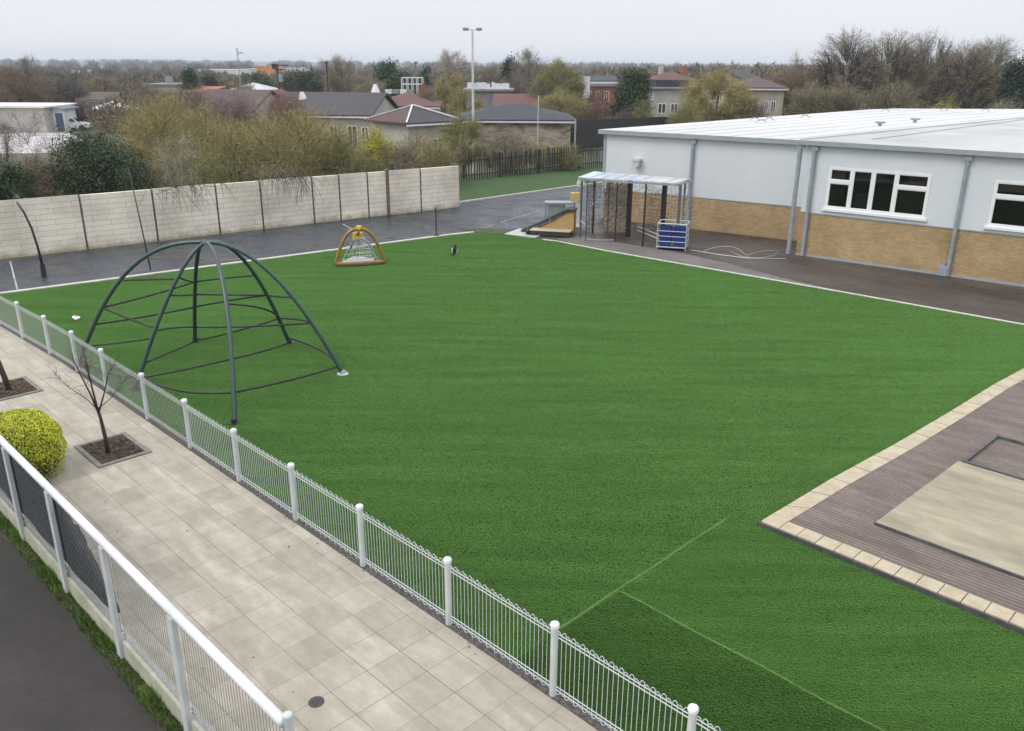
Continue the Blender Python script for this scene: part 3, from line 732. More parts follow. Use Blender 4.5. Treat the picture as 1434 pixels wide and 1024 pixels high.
b = MB(); b.tube([fp(.02, .48, .98), fp(.02, .48, .74)], [.02, .055], 8); b.build('bell', M['rust'], pf)

# ------------------------------------------------------------------ small things on the lawn and court
bd = thing('magpie', 'black and white magpie standing upright on the far lawn', 'bird', (-27.72, 24.1, 0))
bx = CAMX
P0 = Vector((-27.72, 24.1, 0))
def q3(s, f, z): return P0 + CAMX * s + CAMF * f + Vector((0, 0, z))
b = MB()
b.tube([q3(-.03, 0, .10), q3(-.02, 0, .15), q3(0, 0, .23), q3(.01, 0, .32), q3(.015, -.005, .40), q3(.02, -.01, .44), q3(.025, -.02, .485), q3(.03, -.035, .515), q3(.03, -.04, .535)], [.025, .065, .105, .11, .09, .066, .06, .046, .012], 12, 0)
b.tube([q3(.03, -.07, .495), q3(.03, -.11, .485), q3(.03, -.13, .478)], [.018, .012, .002], 6, 0)
bo = b.build('body', MAT('black plumage', (.008, .008, .014), (.014, .013, .022), 20, .45), bd, smooth=True)
for sx in (-1, 1):
    b = MB(); b.tube([q3(sx * .085, -.02, .38), q3(sx * .1, -.02, .30), q3(sx * .085, -.03, .2), q3(sx * .05, -.03, .13)], [.012, .03, .028, .006], 8); b.build('wing', M['white'] if sx < 0 else M['edging'], bd, smooth=True)
    b = MB(); b.tube([q3(sx * .04, -.01, .17), q3(sx * .045, -.01, .02), q3(sx * .05, -.05, .005)], [.016, .010, .006], 6); b.build('leg', M['black'], bd)
b = MB(); b.tube([q3(-.02, .03, .16), q3(-.10, .05, .07), q3(-.20, .08, .018)], [.035, .03, .008], 6); b.build('tail', M['black'], bd)
def lump(name, c, r, mat, seed, squash=(1, 1, .5)):
    R = np.random.default_rng(seed); b = MB(); n, k = 14, 8; vs = []
    for i in range(k + 1):
        a = math.pi * i / k
        for j in range(n):
            t = 2 * math.pi * j / n; rr = r * (1 + .35 * math.sin(3 * t + seed) * math.sin(a) + R.uniform(-.12, .12))
            vs.append((c[0] + rr * math.sin(a) * math.cos(t) * squash[0], c[1] + rr * math.sin(a) * math.sin(t) * squash[1], max(0.004, c[2] + r * squash[2] * (1 + math.cos(a)) * (1 + R.uniform(-.2, .2)))))
    b.add(vs, [(i * n + j, (i + 1) * n + j, (i + 1) * n + (j + 1) % n, i * n + (j + 1) % n) for i in range(k) for j in range(n)])
    return b.build(name, mat, None, (c[0], c[1], 0), smooth=True)
g = G(107, 448); tag(lump('plastic_bag', (g.x, g.y, 0), .13, M['white'], 3, (1.3, .8, .45)), 'crumpled white plastic bag lying on the turf left of the dome', 'bag')
b = MB(); g = G(443, 983); b.tube([(g.x, g.y, -.02), (g.x, g.y, .004)], .105, 28)
for k in range(5): b.box((g.x, g.y - .06 + k * .03, .006), (.13, .008, .004), .4)
tag(b.build('drain_cover', M['drain'], None, (g.x, g.y, 0)), 'small round dark drain cover set in the path pavers', 'drain cover')
# curved black lamp column and thin poles by the court
g = G(62, 387)
cp = thing('bent_post', 'thick black post with a fat foot and a curved top standing before the block wall', 'post', g)
t = D(41, 281, (-g.x + g.y) * S)
b = MB(); b.tube([(g.x, g.y, 0), (g.x + .0, g.y, .5)], .095, 12); b.build('foot_sleeve', M['black'], cp)
b = MB(); b.tube([(g.x, g.y, .5), (g.x - .05, g.y - .03, 1.2), (g.x - .12, g.y - .10, 1.9), (g.x - .26, g.y - .22, 2.5), (g.x - .42, g.y - .36, 2.9)], [.05, .047, .044, .04, .038], 10); b.build('pole', M['black'], cp, smooth=True)
g = G(211, 378)
b = MB(); b.tube([(g.x, g.y, 0), (g.x - .1, g.y - .1, 2.0), (g.x - .22, g.y - .22, 4.1)], [.03, .026, .018], 8)
tag(b.build('thin_pole', M['black'], None, g, True), 'tall thin dark leaning pole at the lawn kerb behind the dome', 'pole')
g = G(611, 330)
tp = thing('short_pole', 'short thin black pole on a flat base plate at the far lawn kerb', 'pole', g)
b = MB(); b.tube([(g.x, g.y, .03), (g.x, g.y, 1.36)], .03, 8); b.build('pole', M['black'], tp)
b = MB(); b.box((g.x, g.y, .045), (.55, .3, .05), -.8); b.build('base_plate', M['black'], tp)

# ------------------------------------------------------------------ path trees in their pits, clipped bush
def pit(c, hu, hv, label):
    p = thing('tree_pit', label, 'tree pit', (c[0], c[1], 0))
    b = MB()
    for (x, y, sx, sy) in ((0, hv - .05, hu * 2, .1), (0, -hv + .05, hu * 2, .1), (hu - .05, 0, .1, hv * 2 - .204), (-hu + .05, 0, .1, hv * 2 - .204)):
        b.box((c[0] + x, c[1] + y, .0), (sx, sy, .05))
    b.build('stone_edge', M['pitframe'], p)
    R = np.random.default_rng(int(-c[0] * 10)); b = MB(); n = 16
    vs = [(c[0] - hu + .1 + (2 * hu - .2) * i / n, c[1] - hv + .1 + (2 * hv - .2) * j / n, .006 + (R.uniform(0, .035) if 0 < i < n and 0 < j < n else 0)) for j in range(n + 1) for i in range(n + 1)]
    b.add(vs, [(j * (n + 1) + i, j * (n + 1) + i + 1, (j + 1) * (n + 1) + i + 1, (j + 1) * (n + 1) + i) for j in range(n) for i in range(n)])
    b.build('soil', M['soil'], p)
    k = 420                                   # bark chips
    cc = np.stack([R.uniform(c[0] - hu + .15, c[0] + hu - .15, k), R.uniform(c[1] - hv + .15, c[1] + hv - .15, k), np.full(k, .032) + R.uniform(0, .02, k)], 1)
    a = norm(np.stack([R.normal(0, 1, k), R.normal(0, 1, k), R.normal(0, .3, k)], 1)); s = norm(np.cross(a, np.array([0, 0, 1.]) + R.normal(0, .3, (k, 3))))
    l = R.uniform(.012, .04, k)[:, None]
    v = np.stack([cc - a * l - s * l * .4, cc + a * l - s * l * .4, cc + a * l + s * l * .4, cc - a * l + s * l * .4], 1).reshape(-1, 3)
    o = mesh_obj('bark_chips', v, np.arange(len(v)).reshape(-1, 4), FOL('bark chips', (.12, .07, .04), (.05, .03, .02), .6), p); o['kind'] = 'stuff'
    return p
pit((-18.02, 5.66), .73, .56, 'square soil tree pit in the path holding the small upright bare tree')
pit((-23.55, 5.2), .72, .56, 'soil tree pit at the left edge of the path holding the leaning stem')
M['twig_dark'] = FOL('dark twigs', (.075, .055, .045), (.11, .085, .065), .3)
def sapling(name, label, base, segs, twseed, ntw, H_):
    root = thing(name, label, 'tree', (base[0], base[1], 0))
    b = MB(); tips = []
    for pts, rs in segs:
        P = [Vector((base[0], base[1], 0)) + CAMX * s + CAMF * f + Vector((0, 0, z)) for s, f, z in pts]
        b.tube(P, rs, 7); tips.append(P)
    b.build('trunk', M['bark_dark'], root, smooth=True)
    R = np.random.default_rng(twseed); tb = MB()
    for P in tips[1:]:
        for k in range(ntw):
            t = R.uniform(.35, 1.0) * (len(P) - 1); i = min(int(t), len(P) - 2)
            p = P[i].lerp(P[i + 1], t - i); d = (P[i + 1] - P[i]).normalized()
            d = (d + Vector(R.normal(0, .55, 3)) + Vector((0, 0, .25))).normalized(); L = R.uniform(.12, .42)
            m1 = p + d * L * .5; e = p + d * L + Vector(R.normal(0, .05, 3))
            tb.tube([p, m1, e], [.0042, .003, .0015], 4, cap=False)
            if R.random() < .6:
                e2 = m1 + (d + Vector(R.normal(0, .6, 3))).normalized() * L * .5
                tb.tube([m1, e2], [.003, .0014], 3, cap=False)
    tb.build('crown', M['twig_dark'], root)
    return root
sapling('bare_tree', 'small upright bare tree growing in the square path pit', (-17.9, 5.52), [
    ([(0, 0, 0), (.0, 0, .35), (-.03, 0, .8), (-.06, 0, 1.05)], [.05, .042, .036, .03]),
    ([(-.05, 0, .9), (-.17, .03, 1.35), (-.33, .05, 1.8), (-.46, .1, 2.15)], [.024, .018, .012, .006]),
    ([(-.06, 0, 1.0), (-.1, .0, 1.5), (-.12, .0, 2.0), (-.16, .0, 2.45)], [.024, .018, .012, .005]),
    ([(-.05, 0, .95), (.1, .1, 1.4), (.2, .15, 1.75), (.42, .2, 2.1)], [.02, .015, .01, .005]),
    ([(-.06, 0, 1.02), (-.2, -.1, 1.3), (-.52, -.15, 1.6), (-.75, -.2, 1.95)], [.011, .008, .006, .003]),
    ([(-.05, 0, 1.05), (.22, .0, 1.25), (.45, .05, 1.5), (.7, .05, 1.8)], [.010, .008, .005, .003]),
    ([(-.05, 0, .9), (.0, -.15, 1.35), (.04, -.3, 1.8), (.05, -.4, 2.2)], [.018, .013, .009, .004])], 11, 16, 2.4)
sapling('leaning_tree', 'dark leaning bare stem in the left path pit cut by the frame edge', (-23.4, 5.12), [
    ([(0, 0, 0), (-.06, 0, .4), (-.13, 0, .8), (-.28, 0, 1.25), (-.55, 0, 1.8)], [.075, .07, .062, .055, .045]),
    ([(-.28, 0, 1.25), (-.5, .2, 1.7), (-.8, .3, 2.2)], [.03, .02, .01])], 12, 14, 2.4)
# clipped yellow-green bush: thousands of small leaves over a rounded body
bc = Vector((-18.3, 3.95, 0)); R = np.random.default_rng(8)
bsh = thing('clipped_bush', 'clipped rounded yellow green bush between the near fence and the path', 'bush', bc)
k = 22000; d = norm(R.normal(0, 1, (k, 3))); d[:, 2] = np.abs(d[:, 2]) * np.where(R.random(k) < .8, 1, -.6)
sup = (np.abs(d[:, 0]) ** 3 + np.abs(d[:, 1]) ** 3 + np.abs(d[:, 2]) ** 3) ** (-1 / 3)
rr = sup * (1 - np.abs(R.normal(0, .05, k)) + .05 * np.sin(d[:, 0] * 7 + 1) * np.sin(d[:, 1] * 6 + d[:, 2] * 8))
p = np.stack([d[:, 0] * rr * .92, d[:, 1] * rr * .8, .52 + d[:, 2] * rr * .68], 1)
p[:, 2] = np.maximum(p[:, 2], .02)
nr = norm(d * .8 + R.normal(0, .55, (k, 3))); a = norm(np.cross(nr, R.normal(0, 1, (k, 3)))); c = np.cross(nr, a); sz = (.017 * R.uniform(.6, 1.3, k))[:, None]
v = np.stack([p - a * sz * 1.2, p - c * sz * .6, p + a * sz * 1.2, p + c * sz * .6], 1).reshape(-1, 3) + np.array(bc)
mesh_obj('foliage', v, np.arange(len(v)).reshape(-1, 4), FOL('yellow green leaves', (.58, .57, .04), (.34, .40, .03), .4, .5, 3.5), bsh)
b = MB(); n, kk = 18, 9; vs = []
for i in range(kk + 1):
    el = -math.pi / 2 + math.pi * i / kk
    for j in range(n):
        t = 2 * math.pi * j / n; dd = Vector((math.cos(el) * math.cos(t), math.cos(el) * math.sin(t), math.sin(el)))
        s_ = (abs(dd.x) ** 3 + abs(dd.y) ** 3 + abs(dd.z) ** 3) ** (-1 / 3) * .9
        vs.append((bc.x + dd.x * s_ * .90, bc.y + dd.y * s_ * .78, max(.0, .5 + dd.z * s_ * .66)))
b.add(vs, [(i * n + j, i * n + (j + 1) % n, (i + 1) * n + (j + 1) % n, (i + 1) * n + j) for i in range(kk) for j in range(n)])
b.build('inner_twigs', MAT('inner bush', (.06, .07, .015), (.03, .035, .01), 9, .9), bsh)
# fallen leaves and chips on path and lawn
R = np.random.default_rng(21); k = 90
def litter(name, pts, mat, szr, seed):
    R = np.random.default_rng(seed); k = len(pts); a = R.uniform(0, 6.28, k); s = R.uniform(*szr, k)
    ca, sa = np.cos(a) * s, np.sin(a) * s; z = np.array([p[2] for p in pts]) + .006
    P = np.array(pts); up = R.uniform(.0, .5, k) * s
    v = np.stack([np.stack([P[:, 0] - ca, P[:, 1] - sa, z], 1), np.stack([P[:, 0] + sa * .5, P[:, 1] - ca * .5, z + up], 1), np.stack([P[:, 0] + ca, P[:, 1] + sa, z], 1), np.stack([P[:, 0] - sa * .5, P[:, 1] + ca * .5, z + up], 1)], 1).reshape(-1, 3)
    return struct(mesh_obj(name, v, np.arange(len(v)).reshape(-1, 4), mat), 'stuff')
pts = [(R.uniform(-24, -3), 6.95 + R.normal(0, .12), .0) for _ in range(260)] + [(R.uniform(-22, -4), R.uniform(3.4, 6.8), .0) for _ in range(28)]
litter('leaf_litter', pts, FOL('dry leaves', (.10, .07, .04), (.04, .03, .02), .5), (.008, .028), 2)
pts = [(R.uniform(-30, -18), R.uniform(30.3, 36), -.018) for _ in range(70)] + [(R.uniform(-18, -6), R.uniform(35.0, 35.6), -.018) for _ in range(50)]
litter('apron_debris', pts, FOL('pale chips', (.4, .37, .32), (.2, .17, .14), .4), (.012, .05), 5)

# ------------------------------------------------------------------ play shelter with wire screens
sh = thing('play_shelter', 'open play shelter of dark posts under a white slatted roof by the building', 'shelter', (-24.6, 32.5, 0))
SPO = 0
sposts = [(-26.05, 31.02, .035, 'pipe'), (-24.97, 31.92, .03, 'black'), (-23.33, 31.94, .045, 'black'), (-23.0, 33.0, .085, 'black'), (-22.05, 32.81, .06, 'pipe'),
          (-27.1, 32.8, .05, 'black'), (-26.4, 33.1, .04, 'pipe'), (-25.3, 33.35, .11, 'black'), (-24.5, 33.55, .04, 'pipe'), (-23.7, 33.8, .04, 'black'), (-22.6, 34.0, .045, 'pipe'), (-26.9, 31.6, .05, 'pipe')]
M['shelterpost'] = MAT('dark shelter paint', (.075, .082, .09), (.11, .12, .13), 6, .45)
for (u, v, r_, m) in sposts:
    m = 'shelterpost' if m == 'pipe' else m
    b = MB(); zt = 2.88
    if r_ > .055: b.box((u, v, zt / 2), (r_ * 1.7, r_ * 1.7, zt), .2)
    else: b.tube([(u, v, 0), (u, v, zt)], r_, 8)
    b.build('post', M[m], sh)
rf = [Vector((-26.5, 30.85, 2.95)), Vector((-22.1, 32.55, 2.95)), Vector((-22.4, 34.2, 2.97)), Vector((-27.3, 33.0, 2.98))]
ns = 8
for i in range(ns):
    t0, t1 = i / ns, (i + .93) / ns; dz = Vector((0, 0, .012 * (-1) ** i))
    A, B2 = rf[0].lerp(rf[1], t0) + dz, rf[0].lerp(rf[1], t1) - dz * .5; C2, D2 = rf[3].lerp(rf[2], t1) - dz * .5, rf[3].lerp(rf[2], t0) + dz
    b = MB(); up = Vector((0, 0, .03)); b.add([A, B2, C2, D2, A + up, B2 + up, C2 + up, D2 + up], [(3, 2, 1, 0), (4, 5, 6, 7), (0, 1, 5, 4), (1, 2, 6, 5), (2, 3, 7, 6), (3, 0, 4, 7)])
    b.build('roof_sheet', M['polycarb'] if i < 5 else M['roof_grey'], sh)
b = MB()
for p, q in ((rf[0], rf[1]), (rf[1], rf[2]), (rf[3], rf[2]), (rf[0], rf[3])): b.bar(p - Vector((0, 0, .06)), q - Vector((0, 0, .06)), .06, .08)
b.build('roof_frame', M['pipe'], sh)
for p, q, z, m in (((-26.9, 31.6), (-27.3, 33.2), .95, 'pipe'), ((-26.05, 31.02), (-27.3, 33.2), 1.45, 'galv'), ((-26.05, 31.02), (-26.9, 31.6), .75, 'galv'), ((-25.5, 34.35), (-23.0, 33.0), .35, 'edging'), ((-25.5, 34.35), (-23.0, 33.0), .16, 'edging'), ((-26.05, 31.02), (-24.97, 31.92), .03, 'pipe')):
    b = MB(); b.tube([(*p, z), (*q, z + .03)], .025, 6); b.build('rail', M[m], sh)
def mesh_net(p, q, z0, z1, sp=.16, r_=.006, jit=.03, seed=1):
    b = MB(); R = random.Random(seed); p = Vector((*p, 0)); q = Vector((*q, 0)); L = (q - p).length; n = int(L / sp); k = int((z1 - z0) / sp)
    grid = [[p.lerp(q, i / n) + Vector((R.uniform(-jit, jit), R.uniform(-jit, jit), z0 + (z1 - z0) * j / k + R.uniform(-jit, jit))) for i in range(n + 1)] for j in range(k + 1)]
    for j in range(k + 1): b.tube(grid[j], r_, 3, cap=False)
    for i in range(n + 1): b.tube([grid[j][i] for j in range(k + 1)], r_, 3, cap=False)
    return b
for i, (p, q, z0, z1) in enumerate((((-26.05, 31.02), (-27.3, 33.2), .3, 2.6), ((-25.5, 34.35), (-23.6, 35.2), .3, 2.7), ((-24.7, 34.0), (-23.0, 33.0), .4, 2.5), ((-22.05, 32.81), (-22.6, 34.9), .6, 2.4), ((-27.3, 33.2), (-25.5, 34.35), 1.2, 2.7))):
    mesh_net(p, q, z0, z1, .17, .007, .045, i + 3).build('wire_screen', M['galv'] if i % 2 else M['twig_dark'], sh)
# stone effect panel standing under the roof
b = MB(); R = random.Random(4); n, k = 20, 26
pA, pB = Vector((-26.95, 33.5, .0)), Vector((-25.7, 33.95, .0)); dd = (pB - pA).normalized(); nn = Vector((dd.y, -dd.x, 0))
vs = []
for j in range(k + 1):
    for i in range(n + 1):
        o_ = 0 if i in (0, n) or j in (0, k) else R.uniform(0, .06)
        vs.append(pA.lerp(pB, i / n) + nn * o_ + Vector((0, 0, .12 + 2.45 * j / k)))
fs = [(j * (n + 1) + i, j * (n + 1) + i + 1, (j + 1) * (n + 1) + i + 1, (j + 1) * (n + 1) + i) for j in range(k) for i in range(n)]
b.add(vs, fs); c = (pA + pB) / 2 - nn * .06; b.box((c.x, c.y, 1.3), ((pB - pA).length, .10, 2.5), math.atan2(dd.y, dd.x))
tag(b.build('climbing_wall', M['stonepanel'], None, (c.x, c.y, 0)), 'rough stone effect climbing panel standing under the shelter roof', 'panel')
# ivy-like bare creeper over the screens
R = np.random.default_rng(31); tb = MB()
for i in range(150):
    p = Vector((R.uniform(-27.2, -23.4), 0, R.uniform(.3, 2.5))); p.y = 33.2 + (p.x + 27.3) * .46 + R.normal(0, .12)
    d = Vector((R.normal(0, .6), R.normal(0, .3), R.normal(.2, .6))).normalized(); L = R.uniform(.2, .7)
    tb.tube([p, p + d * L * .5 + Vector(R.normal(0, .04, 3)), p + d * L], [.009, .007, .004], 3, cap=False)
tag(tb.build('bare_creeper', M['twig_dark'], None, (-25.3, 34.0, 0)), 'tangled bare creeper stems climbing the shelter screens', 'creeper')

# blue crates in a wire cage
cg = thing('wire_cage', 'silver wire cage trolley holding blue crates at the shelter corner', 'cage', (-22.2, 32.6, 0))
cc = Vector((-22.15, 32.62, 0)); ang = math.radians(28)
def cgp(x, y, z): return Vector((cc.x + x * math.cos(ang) - y * math.sin(ang), cc.y + x * math.sin(ang) + y * math.cos(ang), z))
hx, hy = .66, .5
for x, y in ((-hx, -hy), (hx, -hy), (hx, hy), (-hx, hy)):
    b = MB(); b.tube([cgp(x, y, .0), cgp(x, y, 1.22)], .022, 6); b.build('upright', M['galv'], cg)
for z in (.12, .38, .62, .86, 1.2):
    b = MB(); pts = [cgp(-hx, -hy, z), cgp(hx, -hy, z), cgp(hx, hy, z), cgp(-hx, hy, z), cgp(-hx, -hy, z)]
    for p, q in zip(pts[:-1], pts[1:]): b.tube([p, q], .016 if z < 1.1 else .024, 6)
    b.build('rail', M['galv'] if z < 1 else M['lampgrey'], cg)
b = MB(); b.box(cgp(0, 0, .1), (1.28, .96, .025), ang); b.build('floor_tray', M['galv'], cg)
def crate(c, rz):
    b = MB(); w, d_, h = .56, .40, .30
    def bx_(x, y, z, sx, sy, sz):
        b.box((c.x + x * math.cos(rz) - y * math.sin(rz), c.y + x * math.sin(rz) + y * math.cos(rz), c.z + z), (sx, sy, sz), rz)
    bx_(0, 0, .012, w - .02, d_ - .02, .024)
    for sgn in (-1, 1):
        bx_(0, sgn * (d_ / 2 - .012), .155, w - .05, .024, .25); bx_(sgn * (w / 2 - .012), 0, .155, .024, d_ - .002, .25)
        bx_(0, sgn * d_ / 2, .285, w + .03, .03, .03); bx_(sgn * w / 2, 0, .285, .03, d_ - .032, .03)
        for k in (-.2, -.07, .07, .2): bx_(k, sgn * (d_ / 2 + .004), .15, .025, .012, .22)
    return b
cn = 0
names = {(0, 0): 'bottom left', (1, 0): 'bottom right', (0, 1): 'middle left', (1, 1): 'middle right', (0, 2): 'top left', (1, 2): 'top right'}
for lv in range(3):
    for sd in range(2):
        o = crate(cgp(-.31 + sd * .62, rnd.uniform(-.12, -.06), .116 + lv * .305), ang + rnd.uniform(-.06, .06)).build('plastic_crate', M['blue'], None, cgp(-.31 + sd * .62, -.1, .116 + lv * .305))
        tag(o, 'blue plastic crate at the %s of the stack in the wire cage' % names[(sd, lv)], 'crate', 'blue crates in the wire cage')

# ply ramp on a low platform, cabinet, white board
rp = thing('wooden_ramp', 'plywood ramp with a dark sloping top on a low platform beside the lawn', 'ramp', (-28.0, 31, 0))
e = Vector((1.75, 1.07, 0)).normalized(); fN = Vector((-e.y, e.x, 0)); o0 = Vector((-28.78, 29.98, 0))
def rpz(s, f, z): return o0 + e * s + fN * f + Vector((0, 0, z))
def solid(b, prof, f0, f1):               # profile in (s,z) extruded along f
    n = len(prof); vs = [rpz(s, f0, z) for s, z in prof] + [rpz(s, f1, z) for s, z in prof]
    b.add(vs, [tuple(range(n)), tuple(range(2 * n - 1, n - 1, -1))] + [(i, n + i, n + (i + 1) % n, (i + 1) % n) for i in range(n)])
b = MB(); solid(b, [(0.05, .03), (2.0, .03), (2.0, .24), (0.0, .24)], .0, .72); b.build('platform', M['rubber'], rp)
b = MB(); solid(b, [(-.02, .245), (2.03, .245), (2.03, .275), (-.02, .275)], -.03, .75); b.build('platform_top', M['cream'], rp)
b = MB(); solid(b, [(.1, .02), (2.05, .02), (2.05, 1.12), (1.72, 1.08), (1.1, .66), (.5, .36), (.1, .2)], .78, 1.5); b.build('ramp_side', M['plywood'], rp)
b = MB(); solid(b, [(-.62, .02), (.4, .42), (1.1, .76), (1.72, 1.11), (2.08, 1.14), (2.08, 1.24), (1.70, 1.26), (1.05, .92), (.36, .56), (-.64, .1)], .72, 1.56); b.build('ramp_top', M['rubber'], rp)
b = MB(); b.tube([rpz(.9, .5, .28), rpz(.9, .5, .95)], .018, 6); b.build('peg', M['bluegrey'], rp)
lump('black_sack', tuple(rpz(-.12, .2, 0)), .2, M['black'], 6, (1, .8, .8)); tag(bpy.data.objects['black_sack'], 'small black sack slumped at the low end of the ramp platform', 'sack')
cb = thing('grey_cabinet', 'open grey framed cabinet with clouded sides behind the wooden ramp', 'cabinet', (-29.3, 33, 0))
c0 = G(784, 316); 
for dx, dy in ((-.75, -.3), (.75, -.3), (.75, .35), (-.75, .35)):
    b = MB(); q = c0 + CAMX * dx + CAMF * dy; b.box((q.x, q.y, .6), (.07, .07, 1.2), .78); b.build('upright', M['pipe'], cb)
b = MB(); q = c0; b.box((q.x, q.y, 1.22), (1.62, .78, .06), math.radians(45)); b.build('top', M['bluegrey'], cb)
b = MB(); q = c0 + CAMX * -.2 - CAMF * .28; b.box((q.x, q.y, .7), (.9, .02, .9), math.radians(45)); b.build('side_sheet', MAT('clouded sheet', (.26, .33, .33), (.2, .26, .26), 3, .3), cb)
g = G(807, 318); b = MB(); b.box((g.x, g.y, .62), (.30, .035, 1.2), math.radians(45)); b.box((g.x + .03, g.y + .03, .03), (.3, .3, .05), math.radians(45))
tag(b.build('white_board', M['white'], None, g), 'narrow white board standing upright between the cabinet and the shelter', 'board')
yb = D(805, 279, 43.5)
yp = thing('yellow_box', 'yellow box with a round white dial on a thin post left of the shelter', 'box', (yb.x, yb.y, 0))
b = MB(); b.tube([(yb.x, yb.y, 0), (yb.x, yb.y, yb.z - .1)], .03, 8); b.build('post', M['pipe'], yp)
b = MB(); b.box((yb.x, yb.y, yb.z + .1), (.42, .3, .46), math.radians(45)); b.build('case', MAT('faded yellow', (.62, .47, .16), (.55, .42, .15), 6, .5), yp)
q = D(813, 257, 43.5); b = MB(); b.tube([q - CAMF * .02, q + CAMF * .05], .2, 16); b.build('dial', M['edging'], yp)
b = MB(); b.tube([(yb.x, yb.y, yb.z + .3), (q.x, q.y, q.z)], .03, 6); b.build('bracket', M['pipe'], yp)
# hose and loose wire on the apron
b = MB(); hp = [G(*q, .0) for q in ((985, 352), (1000, 347), (1018, 345), (1030, 347), (1038, 352), (1045, 358), (1058, 354), (1075, 351), (1094, 352), (1084, 358), (1062, 362), (1040, 360), (1022, 352))]
b.tube([(p.x, p.y, .01) for p in hp], .010, 6); tag(b.build('garden_hose', M['lampgrey'], None, hp[4], True), 'pale hose lying in loose loops on the brown asphalt', 'hose')
b = MB(); b.tube([tuple(G(*q))[:2] + (.0,) for q in ((966, 350), (1010, 357), (1050, 362), (1100, 362))], .012, 5)
tag(b.build('loose_cable', M['galv'], None, G(1040, 361)), 'thin grey cable running straight across the asphalt below the hose', 'cable')

# ------------------------------------------------------------------ palisade, hoarding, masts
pf_ = thing('palisade_fence', 'uneven black palisade fence along the top of the grass bank', 'fence', (-45, 45, .2))
R = random.Random(9); pa, pb = Vector((-45.55, 35.0, .22)), Vector((-44.0, 58, .22)); n = 96
big = {7: .1, 20: .14, 36: .1, 52: .13, 70: .12, 86: .12}
for i in range(n + 1):
    p = pa.lerp(pb, i / n); b = MB(); h = 1.72 + R.uniform(-.14, .14); w = R.uniform(.055, .085)
    lx = R.uniform(-.13, .13)
    if i in big: w = big[i]; h += .12
    b.bar(p - Vector((0, 0, .1)), p + Vector((0, lx, h)), .03 if i not in big else .1, w); b.v = b.v
    tp_ = p + Vector((0, lx, h)); b.dome(tp_, w * .5, .08, 6, 2)
    b.build('pale' if i not in big else 'post', M['pal'], pf_)
for z in (.35, 1.35):
    b = MB(); b.bar(pa + Vector((-.05, 0, z)), pb + Vector((-.05, 0, z)), .04, .06); b.build('rail', M['pal'], pf_)
hd = thing('dark_hoarding', 'dark brown boarded hoarding rising behind the pale building corner', 'hoarding', (-46, 58, 0))
A, B2 = D(808, 168, 73), D(952, 163, 82); zb = D(840, 209, 73).z
b = MB(); a0 = Vector((A.x, A.y, zb)); b0 = Vector((B2.x, B2.y, zb)); dn = (b0 - a0).normalized(); nn = Vector((-dn.y, dn.x, 0)) * .12
b.add([a0, b0, b0 + nn, a0 + nn, Vector((A.x, A.y, A.z)), Vector((B2.x, B2.y, B2.z)), Vector((B2.x, B2.y, B2.z)) + nn, Vector((A.x, A.y, A.z)) + nn], [(3, 2, 1, 0), (4, 5, 6, 7), (0, 1, 5, 4), (1, 2, 6, 5), (2, 3, 7, 6), (3, 0, 4, 7)])
b.build('boarding', M['hoard'], hd)
for t in (-.004, .25, .5, .75, 1):
    p = a0.lerp(b0, t) - dn * .1 if t < 0 else a0.lerp(b0, t) + nn * 2; b = MB(); b.tube([(p.x, p.y, 0), (p.x, p.y, A.z + .1 if t < 0 else A.z * .9)], .07, 8); b.build('post', M['pipe'], hd)
def mast(name, label, cat, px, pyt, dep, r_, mat, arm=None):
    t = D(px, pyt, dep); root = thing(name, label, cat, (t.x, t.y, 0))
    b = MB(); b.tube([(t.x, t.y, 0), (t.x, t.y, t.z * .5), (t.x, t.y, t.z)], [r_, r_ * .85, r_ * .65], 10); b.build('pole', mat, root)
    return root, t
fm, t = mast('floodlight_mast', 'tall pale floodlight mast with two lamp heads above the palisade', 'mast', 661.5, 42, 67, .11, M['lampgrey'])
b = MB(); b.bar(t - CAMX * .55, t + CAMX * .55, .06, .06); b.build('crossarm', M['lampgrey'], fm)
for s in (-1, 1):
    q = t + CAMX * s * .5 + Vector((0, 0, .06)); b = MB(); b.box(q, (.42, .3, .16), math.radians(45)); b.box(q - Vector((0, 0, .1)), (.34, .24, .04), math.radians(45)); b.build('lamp_head', M['bluegrey'], fm)
sl_, t = mast('street_lamp', 'slim distant street lamp with one sideways head above the left rooftops', 'street lamp', 332, 70, 165, .12, M['trim'])
q = t + CAMX * .5 - Vector((0, 0, .5)); b = MB(); b.box(q, (1.1, .35, .3), math.radians(45)); b.build('lamp_head', M['lampgrey'], sl_)
q = t; b = MB(); b.tube([q - Vector((0, 0, .9)), q + Vector((0, 0, .3))], .2, 8); b.build('bracket', M['lampgrey'], sl_)
up_, t = mast('utility_pole', 'dark utility pole with crossarms and a transformer above the brown roofs', 'utility pole', 388, 90, 128, .19, M['bark_dark'])
for dz, L_ in ((-.15, 1.6), (-.75, 1.1)):
    b = MB(); b.bar(t - CAMX * L_ * .35 + Vector((0, 0, dz)), t + CAMX * L_ + Vector((0, 0, dz)), .12, .14); b.build('crossarm', M['bark_dark'], up_)
q = t + CAMX * .35 - Vector((0, 0, 2.4)); b = MB(); b.tube([q, q + Vector((0, 0, 1.1))], .3, 10); b.build('transformer', M['trim'], up_)
q = t - CAMX * .45 - Vector((0, 0, .3)); b = MB(); b.box(q, (.5, .4, .7), .78); b.build('switch_box', M['black'], up_)
